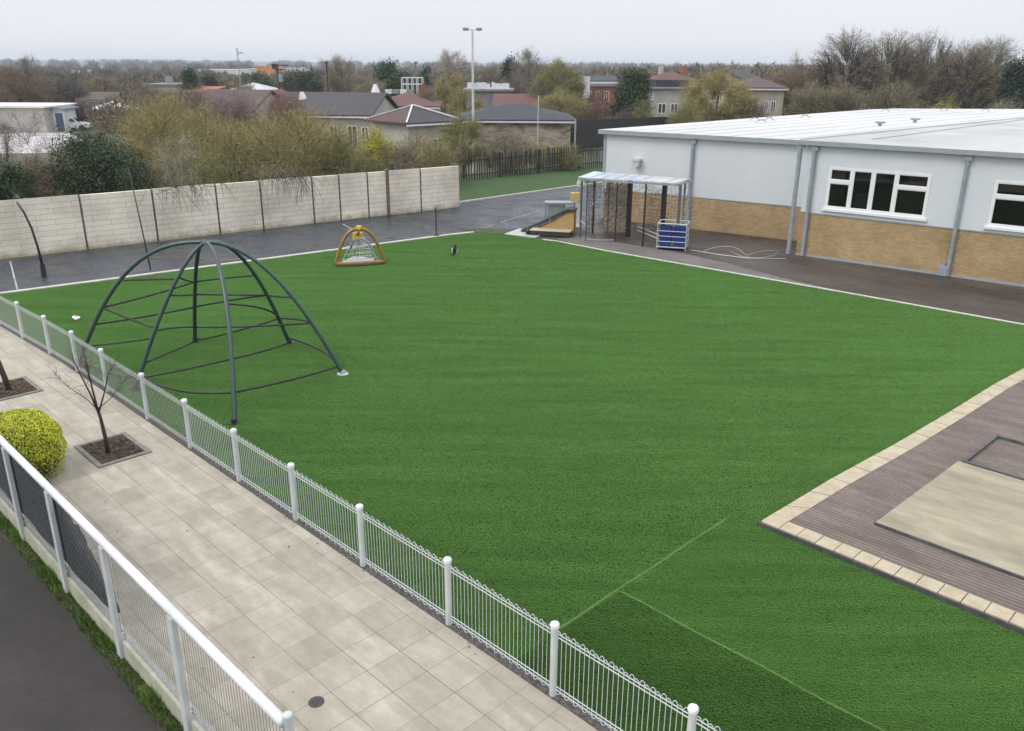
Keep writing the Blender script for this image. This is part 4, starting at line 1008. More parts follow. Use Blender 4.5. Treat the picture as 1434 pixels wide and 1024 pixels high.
for nm, lb, px, pt_, dep, rr_, mm in (('wooden_pole', 'plain dark wooden pole standing left of the spiky bare tree', 457, 88, 118, .13, 'bark_dark'),
        ('radio_mast', 'thin reddish radio mast rising beside the rooftop scaffold', 582, 88, 110, .10, 'rust'),
        ('flag_pole', 'thin white pole in front of the long blue slate roof', 754, 136, 77, .045, 'lampgrey'),
        ('distant_lamp', 'tiny distant lamp column right of the spiky bare tree', 499, 89, 230, .14, 'lampgrey')):
    ro, t = mast(nm, lb, 'pole', px, pt_, dep, rr_, M[mm])
    b = MB(); b.box(t, (.42, .3, .26) if dep > 90 else (.1, .1, .2), .78); b.build('head', M[mm], ro)
# ------------------------------------------------------------------ school building
sb = thing('school_building', 'flat roofed school building with pale cladding over a buff brick base beside the lawn', 'building', (-17.5, 36, 0))
def frame(p, q):
    p = Vector((*p, 0)); q = Vector((*q, 0)); ex = (q - p).normalized(); ey = Vector((-ex.y, ex.x, 0))
    return (lambda s, d, z=0: p + ex * s + ey * d + Vector((0, 0, z))), math.atan2(ex.y, ex.x)
PR, aR = frame((-17.51, 35.57), (-8.5, 36.57))
PL, aL = frame((-29.52, 36.47), (-19.29, 38.44))
def wbox(b, P, s0, s1, d0, d1, z0, z1, m=0):
    b.prism([P(s0, d0), P(s1, d0), P(s1, d1), P(s0, d1)], z0, z1, m)
LR = 24.0; LL = 12.62
b = MB(); wbox(b, PR, 0, LR, .0, .3, -.05, 1.88); wbox(b, PR, 0, .3, .302, 3.4, -.05, 1.88); b.build('brick_base', M['buff'], sb)
b = MB(); wbox(b, PL, 0, LL, .0, .3, -.05, 1.62); b.build('brick_base', M['buff'], sb)
b = MB(); wbox(b, PR, 0, LR, -.04, .26, -.04, .07); wbox(b, PR, -.01, LR, -.03, .0, 1.88, 1.93); b.build('plinth', M['trim'], sb)
W1 = (1.05, 5.08, 2.2, 3.93); W2 = (7.42, 11.3, 2.17, 3.9)
b = MB(); z0, z1 = 1.88, 4.8; s = 0.0
for (a, c, w0, w1) in (W1, W2):
    wbox(b, PR, s, a, -.012, .25, z0, z1); wbox(b, PR, a, c, -.012, .25, z0, w0); wbox(b, PR, a, c, -.012, .25, w1, z1); s = c
wbox(b, PR, s, LR, -.012, .25, z0, z1); wbox(b, PR, -.012, .25, .252, 3.4, z0, z1)
b.build('cladding', M['clad'], sb)
b = MB(); wbox(b, PL, 0, LL, -.012, .25, 1.62, 4.52); b.build('cladding', M['clad'], sb)
b = MB(); wbox(b, PL, -.01, LL, -.02, .0, 1.60, 1.64); b.build('clad_trim', M['trim'], sb)
# gable side of the left wing
gp = [PL(.0, .31), Vector((-29.3, 70, 0)), Vector((-29.05, 70, 0)), PL(.25, .31)]
b = MB(); b.prism(gp[::-1], 1.62, 4.5); b.build('cladding', M['clad'], sb)
b = MB(); b.prism(gp[::-1], -.05, 1.62); b.build('brick_base', M['buff'], sb)
b = MB(); wbox(b, PL, -.05, .10, -.05, .10, 0, 4.5); b.build('corner_trim', M['trim'], sb)
# roofs
lv = [PL(-.25, -.22), PL(LL - .1, -.22), Vector((-16.9, 62, 0)), Vector((-14, 90, 0)), Vector((-26.5, 76.0, 0)), Vector((-29.0, 73.6, 0)), Vector((-29.75, 70.5, 0))]
b = MB(); b.prism(lv, 4.68, 4.745)
r_ = random.Random(2)
for k in range(1, 9):                      # standing seams
    t = k / 9; p = PL(LL * t, -.15, 4.752); q = Vector((-29.6 + 14.5 * t, 71 + 6 * t, 4.752)); b.bar(p, q, .06, .022)
b.build('roof', M['roof_white'], sb)
rv = [PR(-.35, -.22), PR(LR, -.22), Vector((9, 70, 0)), Vector((-8, 72, 0)), Vector((-15.9, 70, 0)), Vector((-16.4, 62, 0)), Vector((-17.0, 50, 0))]
b = MB(); b.prism(rv, 4.93, 4.99); b.build('roof', M['roof_grey'], sb, label='grey white membrane roof of the near wing')
b = MB(); b.kerb([(p.x, p.y) for p in (rv[6], rv[5], rv[4])], .14, 4.99, 5.05); b.kerb([(PR(-.3, -.1).x, PR(-.3, -.1).y), (rv[6].x, rv[6].y)], .14, 4.99, 5.05)
b.build('roof_upstand', M['roof_white'], sb)
b = MB(); b.kerb([(rv[6].x + 1.2, rv[6].y - 12), (rv[5].x + .6, rv[5].y)], .05, 4.99, 5.02); b.build('conduit', M['trim'], sb)
b = MB(); wbox(b, PR, -.4, LR, -.26, -.06, 4.80, 4.985); wbox(b, PR, -.4, LR, -.06, .3, 4.81, 4.925); b.build('gutter', M['trim'], sb)
b = MB(); wbox(b, PL, -.3, LL - .3, -.26, -.06, 4.52, 4.735); wbox(b, PL, -.3, LL - .3, -.06, .3, 4.53, 4.67); b.build('gutter', M['trim'], sb)
for (P, s, d, zt, r0) in ((PR, -.3, -.12, 4.9, .1), (PR, .34, -.12, 4.8, .085), (PR, 6.33, -.11, 4.8, .075), (PL, 5.08, -.12, 4.52, .085)):
    b = MB(); b.tube([P(s, d, 0), P(s, d, zt)], r0, 10); po = b.build('drainpipe', M['pipe'], sb, smooth=False)
    b = MB()
    for z in (.9, 2.3, 3.7): b.tube([P(s, d, z), P(s, d, z + .05)], r0 + .015, 10)
    q = P(s, d + .03, zt - .12); b.box(q, (.3, .2, .2), aR); b.build('bracket', M['trim'], po)
q = PR(6.15, -.12); b = MB(); b.box((q.x, q.y, .2), (.34, .2, .4), aR); b.tube([(q.x, q.y, .4), (q.x, q.y, .55)], .06, 8); b.build('gully_box', M['pipe'], sb)
# windows
def window(W, layout):
    a, c, z0, z1 = W; d0, d1 = -.03, .06
    wf = MB(); fw = .07
    wbox(wf, PR, a - .03, c + .03, d0, d1, z1 - fw, z1 + .02); wbox(wf, PR, a - .03, c + .03, d0, d1, z0 - .02, z0 + fw)
    wbox(wf, PR, a - .03, a + fw, d0, d1, z0 + fw, z1 - fw); wbox(wf, PR, c - fw, c + .03, d0, d1, z0 + fw, z1 - fw)
    wo = wf.build('window', M['upvc'], sb)
    L = c - a; fr_ = MB(); gl = MB()
    for k, (f0, f1, tr) in enumerate(layout):
        x0, x1 = a + L * f0, a + L * f1
        if k: wbox(fr_, PR, x0 - .06, x0 + .06, d0 + .004, d1 - .004, z0 + fw, z1 - fw)
        if tr: zz = z0 + (z1 - z0) * .66; wbox(fr_, PR, x0 + .06, x1 - .06, d0 - .01, d1 - .01, zz - .07, zz + .07)
        # inner sash
        for (y0, y1) in ((z0 + fw, z0 + (z1 - z0) * .66 - .07), (z0 + (z1 - z0) * .66 + .07, z1 - fw)) if tr else ((z0 + fw, z1 - fw),):
            e0, e1 = x0 + .06, x1 - .06
            for (u0, u1, v0, v1) in ((e0, e1, y0, y0 + .035), (e0, e1, y1 - .035, y1), (e0, e0 + .035, y0 + .035, y1 - .035), (e1 - .035, e1, y0 + .035, y1 - .035)):
                wbox(fr_, PR, u0, u1, d0 + .012, d1 - .012, v0, v1)
            wbox(gl, PR, e0 + .03, e1 - .03, .012, .02, y0 + .03, y1 - .03)
    fr_.build('mullions', M['upvc'], wo); gl.build('pane', M['glass'], wo)
    sm = MB(); wbox(sm, PR, a - .12, c + .12, -.11, .0, z0 - .12, z0 - .02); sm.build('sill', M['upvc'], wo)
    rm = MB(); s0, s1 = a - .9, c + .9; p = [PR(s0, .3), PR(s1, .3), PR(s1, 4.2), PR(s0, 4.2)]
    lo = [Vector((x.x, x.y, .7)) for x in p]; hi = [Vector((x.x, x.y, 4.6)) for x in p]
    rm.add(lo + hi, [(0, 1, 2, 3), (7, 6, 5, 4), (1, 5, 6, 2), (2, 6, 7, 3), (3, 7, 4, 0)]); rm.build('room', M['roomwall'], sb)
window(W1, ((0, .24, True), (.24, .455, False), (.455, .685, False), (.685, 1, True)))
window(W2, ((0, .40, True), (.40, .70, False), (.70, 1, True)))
b = MB(); n = 24
for i in range(n):
    s0 = 3.9 + i * .05; b.prism([PR(s0, .42 + .03 * (i % 2)), PR(s0 + .05, .42 + .03 * ((i + 1) % 2)), PR(s0 + .05, .45 + .03 * ((i + 1) % 2)), PR(s0, .45 + .03 * (i % 2))], 1.8, 3.5)
b.build('curtain', M['curtain'], sb)
b = MB(); wbox(b, PR, 1.9, 2.5, 1.2, 1.7, .9, 2.75); wbox(b, PR, 1.3, 1.36, .5, .9, 1.0, 3.2); b.build('cupboard', M['render_white'], sb)
b = MB(); wbox(b, PR, 8.0, 8.5, 1.0, 1.5, .9, 2.7); wbox(b, PR, 8.7, 9.2, 1.4, 1.7, .9, 2.4); b.build('cupboard', M['greyclad'], sb)
# wall vent, roof fittings
q = PL(2.05, -.2, 3.3); b = MB(); b.box(q, (.42, .34, .12), aL); b.box(q - Vector((0, 0, .2)), (.3, .26, .28), aL); b.build('wall_vent', M['lampgrey'], sb)
for (px, py, z, k) in ((1232, 177, 4.99, 1), (1281, 172, 4.99, 1), (1057, 169, 4.745, 0), (1077, 169, 4.745, 0), (1127, 165, 4.745, 0), (1066, 172, 4.745, 0), (1240, 156, 4.745, 0), (1322, 155, 4.745, 0), (1380, 156, 4.745, 0)):
    g = G(px, py, z); b = MB()
    if k: b.tube([g, g + Vector((0, 0, .16))], .1, 10); b.box(g + Vector((0, 0, .2)), (.46, .3, .1), .6)
    else:
        for s in (-1, 1): b.tube([g + CAMX * s * .35, g + Vector((0, 0, .16)) + CAMX * s * .1], .02, 5)
        b.box(g + Vector((0, 0, .17)), (.34, .09, .05), .78)
    b.build('roof_vent' if k else 'roof_bracket', M['trim'] if k else M['bluegrey'], sb)

# ------------------------------------------------------------------ town
M['maroon_tile'] = TILE('maroon tiles', (.066, .034, .032), (.09, .046, .042))
def house(name, label, x0, x1, dep, eave, ridge, ddep, roof, wallm, roofm, wins=(), door=None, rot=0.0, cat='house', over=.35, chim=None, group=None, hipin=1.0, hipcap=False):
    """front face from pixel column x0 to x1 at a distance; eave and ridge rows give the heights"""
    a, c = D(x0, 150, dep), D(x1, 150, dep)
    mid = Vector(((a.x + c.x) / 2, (a.y + c.y) / 2, 0)); L = (c - a).length
    ez = D((x0 + x1) / 2, eave, dep).z; rz = D((x0 + x1) / 2, ridge, dep + (ddep / 2 if roof != 'flat' else 0)).z
    ex = (CAMX * math.cos(rot) + CAMF * math.sin(rot)); ey = Vector((-ex.y, ex.x, 0)); ang = math.atan2(ex.y, ex.x)
    root = thing(name, label, cat, (mid.x, mid.y, 0), group)
    P = lambda s, d, z: mid + ex * s + ey * d + Vector((0, 0, z))
    h = L / 2
    b = MB(); b.prism([P(-h, 0, 0), P(h, 0, 0), P(h, ddep, 0), P(-h, ddep, 0)], -.1, ez)
    if roof == 'gable':
        for s in (-h, h - .12):
            A = [P(s, 0, ez), P(s, ddep, ez), P(s, ddep / 2, rz - .12)]; B_ = [P(s + .12, 0, ez), P(s + .12, ddep, ez), P(s + .12, ddep / 2, rz - .12)]
            b.add(A + B_, [(0, 1, 2), (5, 4, 3), (0, 3, 4, 1), (1, 4, 5, 2), (2, 5, 3, 0)])
    b.build('wall', wallm, root)
    b = MB(); o = over; th = .14
    def slab(pts, mi=0):
        n = len(pts); up = Vector((0, 0, th)); b.add(list(pts) + [p + up for p in pts], [tuple(range(n - 1, -1, -1)), tuple(range(n, 2 * n))] + [(i, (i + 1) % n, n + (i + 1) % n, n + i) for i in range(n)], mi)
    if roof == 'flat': b.prism([P(-h - o, -o, 0), P(h + o, -o, 0), P(h + o, ddep + o, 0), P(-h - o, ddep + o, 0)], ez + .002, max(rz, ez + .2))
    else:
        e = ez - .03; i_ = (ddep / 2 * hipin) if roof == 'hip' else -o
        i_ = min(i_, h - .05)
        r1, r2 = P(-h + i_, ddep / 2, rz), P(h - i_, ddep / 2, rz)
        c1, c2, c3, c4 = P(-h - o, -o, e), P(h + o, -o, e), P(h + o, ddep + o, e), P(-h - o, ddep + o, e)
        slab([c1, c2, r2, r1]); slab([c3, c4, r1, r2])
        if roof == 'hip': slab([c2, c3, r2]); slab([c4, c1, r1], 1 if isinstance(roofm, list) else 0)
    ro = b.build('roof', roofm, root)
    if hipcap:
        u_ = Vector((0, 0, .2)); b = MB(); b.bar(r2 + u_, c2 + u_, .3, .1); b.bar(r1 + u_, c1 + u_, .12, .08); b.bar(r1 + u_, c4 + u_, .16, .08); b.build('hip_cap', M['farwhite'], ro)
    if roof != 'flat':
        b = MB(); b.bar(P(-h - o, -o - .05, ez - .1), P(h + o, -o - .05, ez - .1), .12, .14); b.build('gutter', M['farwhite'] if dep < 100 else M['trim'], ro)
    if chim:
        for f in chim:
            q = P(-h + L * f[0], ddep / 2, rz); b = MB(); b.box(q + Vector((0, 0, .3)), (f[1], f[1] * .8, f[2]), ang)
            b.tube([q + Vector((0, 0, f[2] * .5 + .28)), q + Vector((0, 0, f[2] * .5 + .6))], .14, 8); b.build('chimney', M[f[3]], ro)
    for (f0, f1, z0, z1) in wins:
        s0, s1 = -h + L * f0, -h + L * f1; b = MB(); t = .08
        for (p0, p1, y0, y1) in ((s0, s1, z0, z0 + t), (s0, s1, z1 - t, z1), (s0, s0 + t, z0 + t, z1 - t), (s1 - t, s1, z0 + t, z1 - t), ((s0 + s1) / 2 - t / 2, (s0 + s1) / 2 + t / 2, z0 + t, z1 - t)):
            b.prism([P(p0, -.05, 0), P(p1, -.05, 0), P(p1, .0, 0), P(p0, .0, 0)], y0, y1)
        w = b.build('window', M['upvc'], root)
        b = MB(); b.prism([P(s0 + t, -.025, 0), P(s1 - t, -.025, 0), P(s1 - t, -.004, 0), P(s0 + t, -.004, 0)], z0 + t, z1 - t); b.build('pane', M['farglass'], w)
    if door:
        f0, f1, z1, dm_ = door; s0, s1 = -h + L * f0, -h + L * f1; b = MB(); b.prism([P(s0, -.06, 0), P(s1, -.06, 0), P(s1, -.003, 0), P(s0, -.003, 0)], 0, z1); b.build('door', dm_, root)
    return root, P, L, ez, rz, ro
m_blue = MAT('blue door', (.06, .11, .2), (.05, .09, .16), 3, .5)
house('flat_unit', 'long low white flat roofed unit at the far left behind bare twigs', -60, 60, 104, 151, 149, 9, 'flat', M['render_white'], M['farwhite'], cat='building')
house('site_cabin', 'small white cabin with a blue door beside the long low unit', 63, 87, 106, 153.5, 151.5, 4, 'flat', M['farwhite'], M['bluegrey'], cat='cabin', door=(.52, .92, 2.1, m_blue), wins=((.08, .42, 1.3, 1.8),), rot=.12)
house('pyramid_house', 'low house with a white pyramid shaped roof left of the olive bushes', 126, 172, 116, 155, 143, 5, 'hip', M['render_stain'], M['farwhite'], rot=.1)
house('dark_shed', 'dark brown roofed building with a pinkish end wall behind the white pyramid roof', 114, 160, 134, 141, 130, 7, 'gable', M['render_cream'], M['brown_tile'], rot=.25, cat='building', wins=((.1, .25, 1, 2),))
house('parapet_block', 'long white parapet building with a grey flue left of the dark conifer', 208, 253, 148, 120, 117.5, 8, 'flat', M['render_white'], M['greyclad'], cat='building', chim=((.45, 1.0, 1.6, 'bluegrey'),), wins=((.1, .25, 1.5, 2.6), (.6, .78, 1.5, 2.6)))
house('brown_house', 'house with a low orange brown roof right of the dark conifer', 252, 300, 140, 128, 122, 8, 'gable', M['render_cream'], M['orange_tile'], rot=-.3)
house('purple_house', 'wide house with a dull purple brown roof behind the olive bushes', 262, 352, 92, 158, 127, 11, 'gable', M['render_white'], M['brown_tile'], rot=-.12, wins=((.3, .42, .9, 1.9), (.5, .6, .9, 1.9), (.7, .8, .9, 1.9)))
house('glazed_hall', 'grey hall with a pale hipped roof behind the purple brown roof', 322, 372, 128, 128, 117, 8, 'hip', M['greyclad'], M['roof_grey'], cat='building')
house('red_house', 'house with a rusty red roof under the utility pole', 352, 410, 104, 143, 127, 8, 'hip', M['render_cream'], M['red_tile'])
r0, P, L, ez, rz, ro = house('slate_bungalow', 'white bungalow with a broad dark slate roof and two white roof cowls', 372, 519, 82, 162, 131, 11, 'gable', M['render_white'], M['slate'], rot=-.10,
    wins=((.60, .68, .7, 2.5), (.77, .87, .6, 2.5), (.91, .98, 1.2, 2.4), (.40, .47, .9, 2.3)), door=(.70, .74, 2.2, M['farwhite']))
for px, py, dep in ((424, 140, 86), (526, 129, 90)):
    q = D(px, py, dep); b = MB(); b.tube([q - Vector((0, 0, 1.2)), q + Vector((0, 0, .75))], [.95, .16], 8); b.build('roof_cowl', M['farwhite'], ro)
house('maroon_house', 'house with a large maroon tiled roof behind the hipped bungalow', 520, 612, 95, 150, 131, 11, 'hip', M['render_cream'], M['red_tile'], rot=.05, chim=((.75, .7, 1.0, 'redbrick'),), hipin=.8)
r0, P, L, ez, rz, ro = house('hipped_bungalow', 'bungalow with a hipped roof, one maroon face and one dark face with white hip caps', 562, 646, 73, 172, 150, 5.0, 'hip', M['render_white'], [M['slate'], M['maroon_tile']], rot=math.radians(44), over=.5, hipcap=True, wins=((.12, .26, .9, 2.1), (.5, .72, 1.0, 2.1)))
house('slate_hall', 'long stained hall under a plain blue slate hipped roof behind the palisade', 640, 800, 82, 169, 148, 10, 'hip', M['render_stain'], M['slate_blue'], cat='building', over=.5, hipin=.85)
r0, P, L, ez, rz, ro = house('flat_roof_block', 'grey mansard block with white plant on its flat roof right of the floodlight mast', 652, 716, 112, 128, 125, 9, 'flat', M['greyclad'], M['greyclad'], cat='building')
R = random.Random(12)
for k in range(9):
    q = P(-L / 2 + L * (.08 + k * .1), 1.0 + R.uniform(0, 4), rz + .35); b = MB(); b.box(q, (R.uniform(.3, .9), .5, R.uniform(.5, .9)), .78); b.box(q + Vector((0, 0, -.3)), (1.0, .7, .1), .78); b.build('roof_plant', M['farwhite'], ro)
house('red_terrace', 'low red brown tiled terrace behind the blue slate hall', 694, 752, 104, 150, 133, 8, 'gable', M['redbrick'], M['red_tile'])
r0, P, L, ez, rz, ro = house('brick_block', 'orange red brick block with a dark flat roof left of the big conifer', 806, 872, 122, 121, 117, 10, 'flat', M['redbrick'], M['greyclad'], cat='building', wins=((.25, .33, 3.2, 4.6), (.42, .5, 3.2, 4.6), (.6, .7, 3.2, 4.6)), door=(.8, .9, 2.6, M['farwhite']))
q = D(821, 124, 120); b = MB(); b.box(q, (.9, .5, 3.0), .78); b.build('sign_column', M['farwhite'], r0)
house('distant_slate_house', 'distant house with a steep slate roof above the orange brick block', 820, 868, 165, 114, 107, 8, 'gable', M['render_white'], M['slate_blue'], rot=.2)
r0, P, L, ez, rz, ro = house('white_block', 'white two storey block with square windows and a dark set back top beside the conifer', 915, 967, 98, 125, 124, 9, 'flat', M['render_white'], M['greyclad'], cat='building', wins=((.12, .34, 2.9, 4.0), (.46, .66, 2.9, 4.0), (.76, .9, 2.9, 4.0)))
b = MB(); b.prism([P(-L / 2 + .3, 1.2, 0), P(L / 2 - .1, 1.2, 0), P(L / 2 - .1, 8, 0), P(-L / 2 + .3, 8, 0)], rz + .01, D(940, 112, 99).z); b.build('top_storey', M['slate_blue'], r0)
house('russet_house', 'distant house with a russet hipped roof above the white two storey block', 908, 976, 150, 114, 101, 9, 'hip', M['render_cream'], M['red_tile'], chim=((.3, .8, 1.3, 'render_white'), (.8, .8, 1.3, 'redbrick')))
house('cream_house', 'cream house with dark windows and brown hipped roof left of the big bare trees', 1046, 1096, 96, 124, 109, 9, 'hip', M['render_cream'], M['brown_tile'], wins=((.48, .6, 3.2, 4.4), (.66, .8, 3.2, 4.4), (.3, .38, 3.2, 4.2)), door=(.44, .56, 2.3, M['farglass']))
house('brown_hipped_house', 'house with a brown hipped roof half hidden behind the broad willow', 1012, 1058, 100, 122, 110, 8, 'hip', M['render_cream'], M['brown_tile'], wins=((.7, .85, 3.0, 4.2),))
house('dark_gable_house', 'house with a tall dark gabled roof behind the cream house', 1040, 1078, 116, 118, 99, 8, 'gable', M['render_stain'], M['slate'], rot=.7)
for (lb, x0, x1, dep, ev, m) in (('long white distant warehouse below the hills left of the utility pole', 283, 352, 420, 98, 'farwhite'), ('low white distant warehouse nearest the utility pole', 350, 384, 380, 97, 'farwhite'), ('orange distant shed beside the utility pole', 365, 382, 372, 93.5, 'orange'), ('pale distant shed right of the utility pole', 398, 424, 390, 96, 'farwhite'),
        ('small white distant building on the plain, leftmost of three', 98, 109, 520, 101, 'farwhite'), ('white distant building on the plain, middle of three', 110, 119, 540, 99, 'farwhite'), ('small white distant building on the plain, rightmost of three', 119, 129, 500, 103, 'farwhite')):
    house('warehouse', lb, x0, x1, dep, ev, ev - .6, 20, 'flat', M[m], M[m], cat='warehouse', over=.2)
# scaffold on the maroon roofs
sf = thing('rooftop_scaffold', 'pale scaffold frame standing above the red roofs by the radio mast', 'scaffold', tuple(D(577, 110, 108))[:2] + (0,))
b = MB(); a = D(562, 109, 108); 
for i in range(5):
    for j in range(2):
        q = a + CAMX * i * .62 + CAMF * j * 1.5; b.tube([(q.x, q.y, 0), (q.x, q.y, q.z)], .06, 5)
b.build('standards', M['lampgrey'], sf)
b = MB()
for z in (0, -.75):
    for j in range(2): q = a + CAMF * j * 1.5 + Vector((0, 0, z)); b.tube([q, q + CAMX * 2.5], .05, 5)
b.build('ledgers', M['lampgrey'], sf)
for i in range(4):
    b = MB(); q = a + CAMX * (-1.6 + i * .9) + Vector((0, 0, -1.6)); b.box(q, (.8, .5, .5), .7); b.build('board', M['greyclad'] if i % 2 else M['farwhite'], sf)
# parked white car on the yard
cr = thing('parked_car', 'white parked car on the pale yard beyond the wall at the far left', 'car', tuple(G(100, 181))[:2] + (0,))
g = G(100, 182); th = math.radians(20); cxv = CAMX * math.cos(th) + CAMF * math.sin(th); cyv = Vector((-cxv.y, cxv.x, 0))
def cq(s, d, z): return Vector((g.x, g.y, 0)) + cxv * s + cyv * d + Vector((0, 0, z))
b = MB(); prof = [(-2.1, .3), (2.1, .3), (2.15, .62), (1.9, .85), (1.0, .95), (.45, 1.42), (-1.1, 1.48), (-1.75, 1.0), (-2.1, .9)]
n = len(prof); b.add([cq(s, -.85, z) for s, z in prof] + [cq(s, .85, z) for s, z in prof], [tuple(range(n)), tuple(range(2 * n - 1, n - 1, -1))] + [(i, n + i, n + (i + 1) % n, (i + 1) % n) for i in range(n)])
b.build('body', M['white'], cr)
for s in (-1.3, 1.3):
    for d in (-.86, .86):
        b = MB(); b.tube([cq(s, d - .1, .32), cq(s, d + .1, .32)], .32, 14); b.build('wheel', M['rubber'], cr)
b = MB(); b.add([cq(-1.3, -.865, 1.0), cq(.7, -.865, 1.0), cq(.38, -.865, 1.38), cq(-1.05, -.865, 1.42)], [(0, 1, 2, 3)]); b.build('side_window', M['farglass'], cr)
b = MB(); b.add([cq(1.02, -.75, .97), cq(1.02, .75, .97), cq(.48, .75, 1.42), cq(.48, -.75, 1.42)], [(0, 1, 2, 3)]); b.v = [(p[0] + cxv.x * .02, p[1] + cxv.y * .02, p[2] + .015) for p in b.v]; b.build('windscreen', M['farglass'], cr)
# ------------------------------------------------------------------ trees and bushes beyond the walls
T = {}
T['olive'] = FOL('olive twigs', (0.33, 0.275, 0.115), (0.245, 0.215, 0.085), .4)
T['green'] = FOL('greenish twigs', (0.19, 0.2, 0.08), (0.265, 0.235, 0.1), .4)
T['brown'] = FOL('brown twigs', (0.185, 0.155, 0.1), (0.25, 0.215, 0.14), .4)
T['russet'] = FOL('russet twigs', (0.2, 0.135, 0.08), (0.165, 0.13, 0.08), .4)
T['red'] = FOL('reddish twigs', (0.19, 0.1, 0.085), (0.23, 0.135, 0.105), .4)
T['mauve'] = FOL('mauve twigs', (0.2, 0.15, 0.14), (0.165, 0.125, 0.11), .4)
T['grey'] = FOL('grey twigs', (0.235, 0.215, 0.165), (0.18, 0.16, 0.12), .4)
T['pale'] = FOL('pale twigs', (0.36, 0.335, 0.265), (0.27, 0.235, 0.175), .4)
T['darkgrey'] = FOL('dark grey twigs', (0.1, 0.09, 0.08), (0.14, 0.125, 0.105), .4)
LV = {}
LV['ever'] = FOL('evergreen leaves', (.020, .040, .013), (.042, .074, .022), .5, .55)
LV['dark'] = FOL('dark needles', (.013, .029, .014), (.026, .05, .022), .5, .6)
LV['yellow'] = FOL('yellow blossom', (.50, .42, .03), (.30, .30, .04), .35)
LV['lime'] = FOL('young leaves', (.20, .215, .05), (.14, .155, .038), .4)
LV['rustl'] = FOL('russet leaves', (.15, .075, .04), (.1, .06, .03), .4)
LV['moss'] = FOL('olive leaves', (.085, .085, .03), (.055, .06, .022), .4)
LV['tan'] = FOL('tan leaves', (.24, .19, .10), (.17, .13, .07), .4)
def tr(name, label, cat, px, top, dep, wpx, bark, tw=None, lf=None, **kw):
    t = D(px, top, dep); W = wpx * dep / F * 1.02
    return plant(name, label, cat, (t.x, t.y, 0), t.z, W, M[bark], T.get(tw), LV.get(lf), **kw)
BUSH = dict(stems=7, trunk=.06, shape='round', up=.3, ntip=130, nlimb=18, soft=.05, rough=.16, shell=.3)
# first row behind the block wall
tr('evergreen_bush', 'broad dark evergreen bush behind the block wall near the left', 'bush', 128, 180, 46, 142, 'bark_dark', None, 'ever', nlf=32000, lfs=.085, ntw=0, stems=6, zlow=.3, ntip=170, rough=.3)
tr('evergreen_bush', 'dark evergreen bush cut by the left frame edge behind the wall', 'bush', -6, 218, 43, 86, 'bark_dark', None, 'ever', nlf=16000, lfs=.08, ntw=0, stems=5, zlow=.3, ntip=110)
tr('brown_shrub', 'dull brown shrub between the two dark evergreens behind the wall', 'shrub', 48, 212, 45, 70, 'bark', 'brown', 'moss', ntw=12600, twl=0.25, tww=0.014, nlf=900, lfs=0.070, **BUSH)
tr('bare_grey_tree', 'thin pale bare tree in front of the white yard at the left', 'tree', 40, 148, 50, 105, 'bark', 'darkgrey', None, ntw=2600, twl=0.37, tww=0.013, ntip=80, nlimb=14, shape='fan', trunk=.2, r0=.06)
tr('bare_grey_tree', 'thin dark bare shrub tree at the left frame edge before the flat unit', 'tree', -8, 160, 48, 80, 'bark', 'darkgrey', None, ntw=3000, twl=0.37, tww=0.013, ntip=80, nlimb=14, shape='fan', trunk=.2, r0=.06)
tr('olive_willow', 'largest olive yellow willow bush standing right of the broad evergreen', 'willow', 240, 128, 52, 185, 'bark', 'olive', 'lime', nlf=2600, lfs=.05, ntw=45000, twl=0.46, tww=0.015, **{**BUSH, 'ntip': 220, 'nlimb': 24})
tr('olive_willow', 'greenish low willow bush leaning over the wall right of the evergreen', 'willow', 262, 186, 47, 130, 'bark_pale', 'green', 'lime', ntw=19500, twl=0.31, tww=0.013, nlf=700, lfs=0.060, **BUSH)
tr('olive_willow', 'rounded olive willow bush with dark crossing limbs left of the yellow shrub', 'willow', 408, 153, 51, 195, 'bark_dark', 'olive', 'lime', nlf=2600, lfs=.05, ntw=45000, twl=0.43, tww=0.015, r0=.16, **{**BUSH, 'ntip': 220, 'nlimb': 24})
tr('olive_willow', 'small yellowish willow bush between the two big olive willows', 'willow', 318, 168, 50, 100, 'bark', 'olive', 'lime', ntw=16500, twl=0.34, tww=0.014, nlf=500, lfs=0.060, **BUSH)
tr('olive_willow', 'narrow green olive bush just left of the yellow blossom shrub', 'willow', 478, 172, 50, 70, 'bark', 'green', 'lime', ntw=13500, twl=0.31, tww=0.014, nlf=700, lfs=0.060, **BUSH)
tr('pale_stem_tree', 'pale barked bare tree whose stems rise from behind the wall top', 'tree', 241, 175, 44, 90, 'bark_pale', 'pale', None, ntw=1800, twl=0.31, tww=0.011, ntip=60, nlimb=12, shape='fan', trunk=.25, r0=.075)
tr('dark_scrub', 'dark green scrub at the wall top below the big olive willows', 'scrub', 385, 232, 45, 90, 'bark_dark', 'brown', 'moss', ntw=7500, twl=0.25, tww=0.013, nlf=2850, lfs=0.054, **BUSH)
tr('dark_scrub', 'low dark ivy scrub behind the wall below the greenish willow', 'scrub', 190, 225, 44, 80, 'bark_dark', None, 'ever', ntw=0, nlf=4940, lfs=0.061, **BUSH)
tr('yellow_shrub', 'bright yellow blossoming shrub behind the wall', 'shrub', 524, 176, 55, 70, 'bark', 'green', 'yellow', ntw=4800, twl=0.25, tww=0.014, nlf=20000, lfs=.07, **BUSH)
tr('brown_shrub', 'dark brown twiggy shrub right of the yellow blossom', 'shrub', 563, 194, 54, 84, 'bark_dark', 'brown', 'rustl', ntw=15600, twl=0.25, tww=0.014, nlf=700, lfs=0.070, **BUSH)
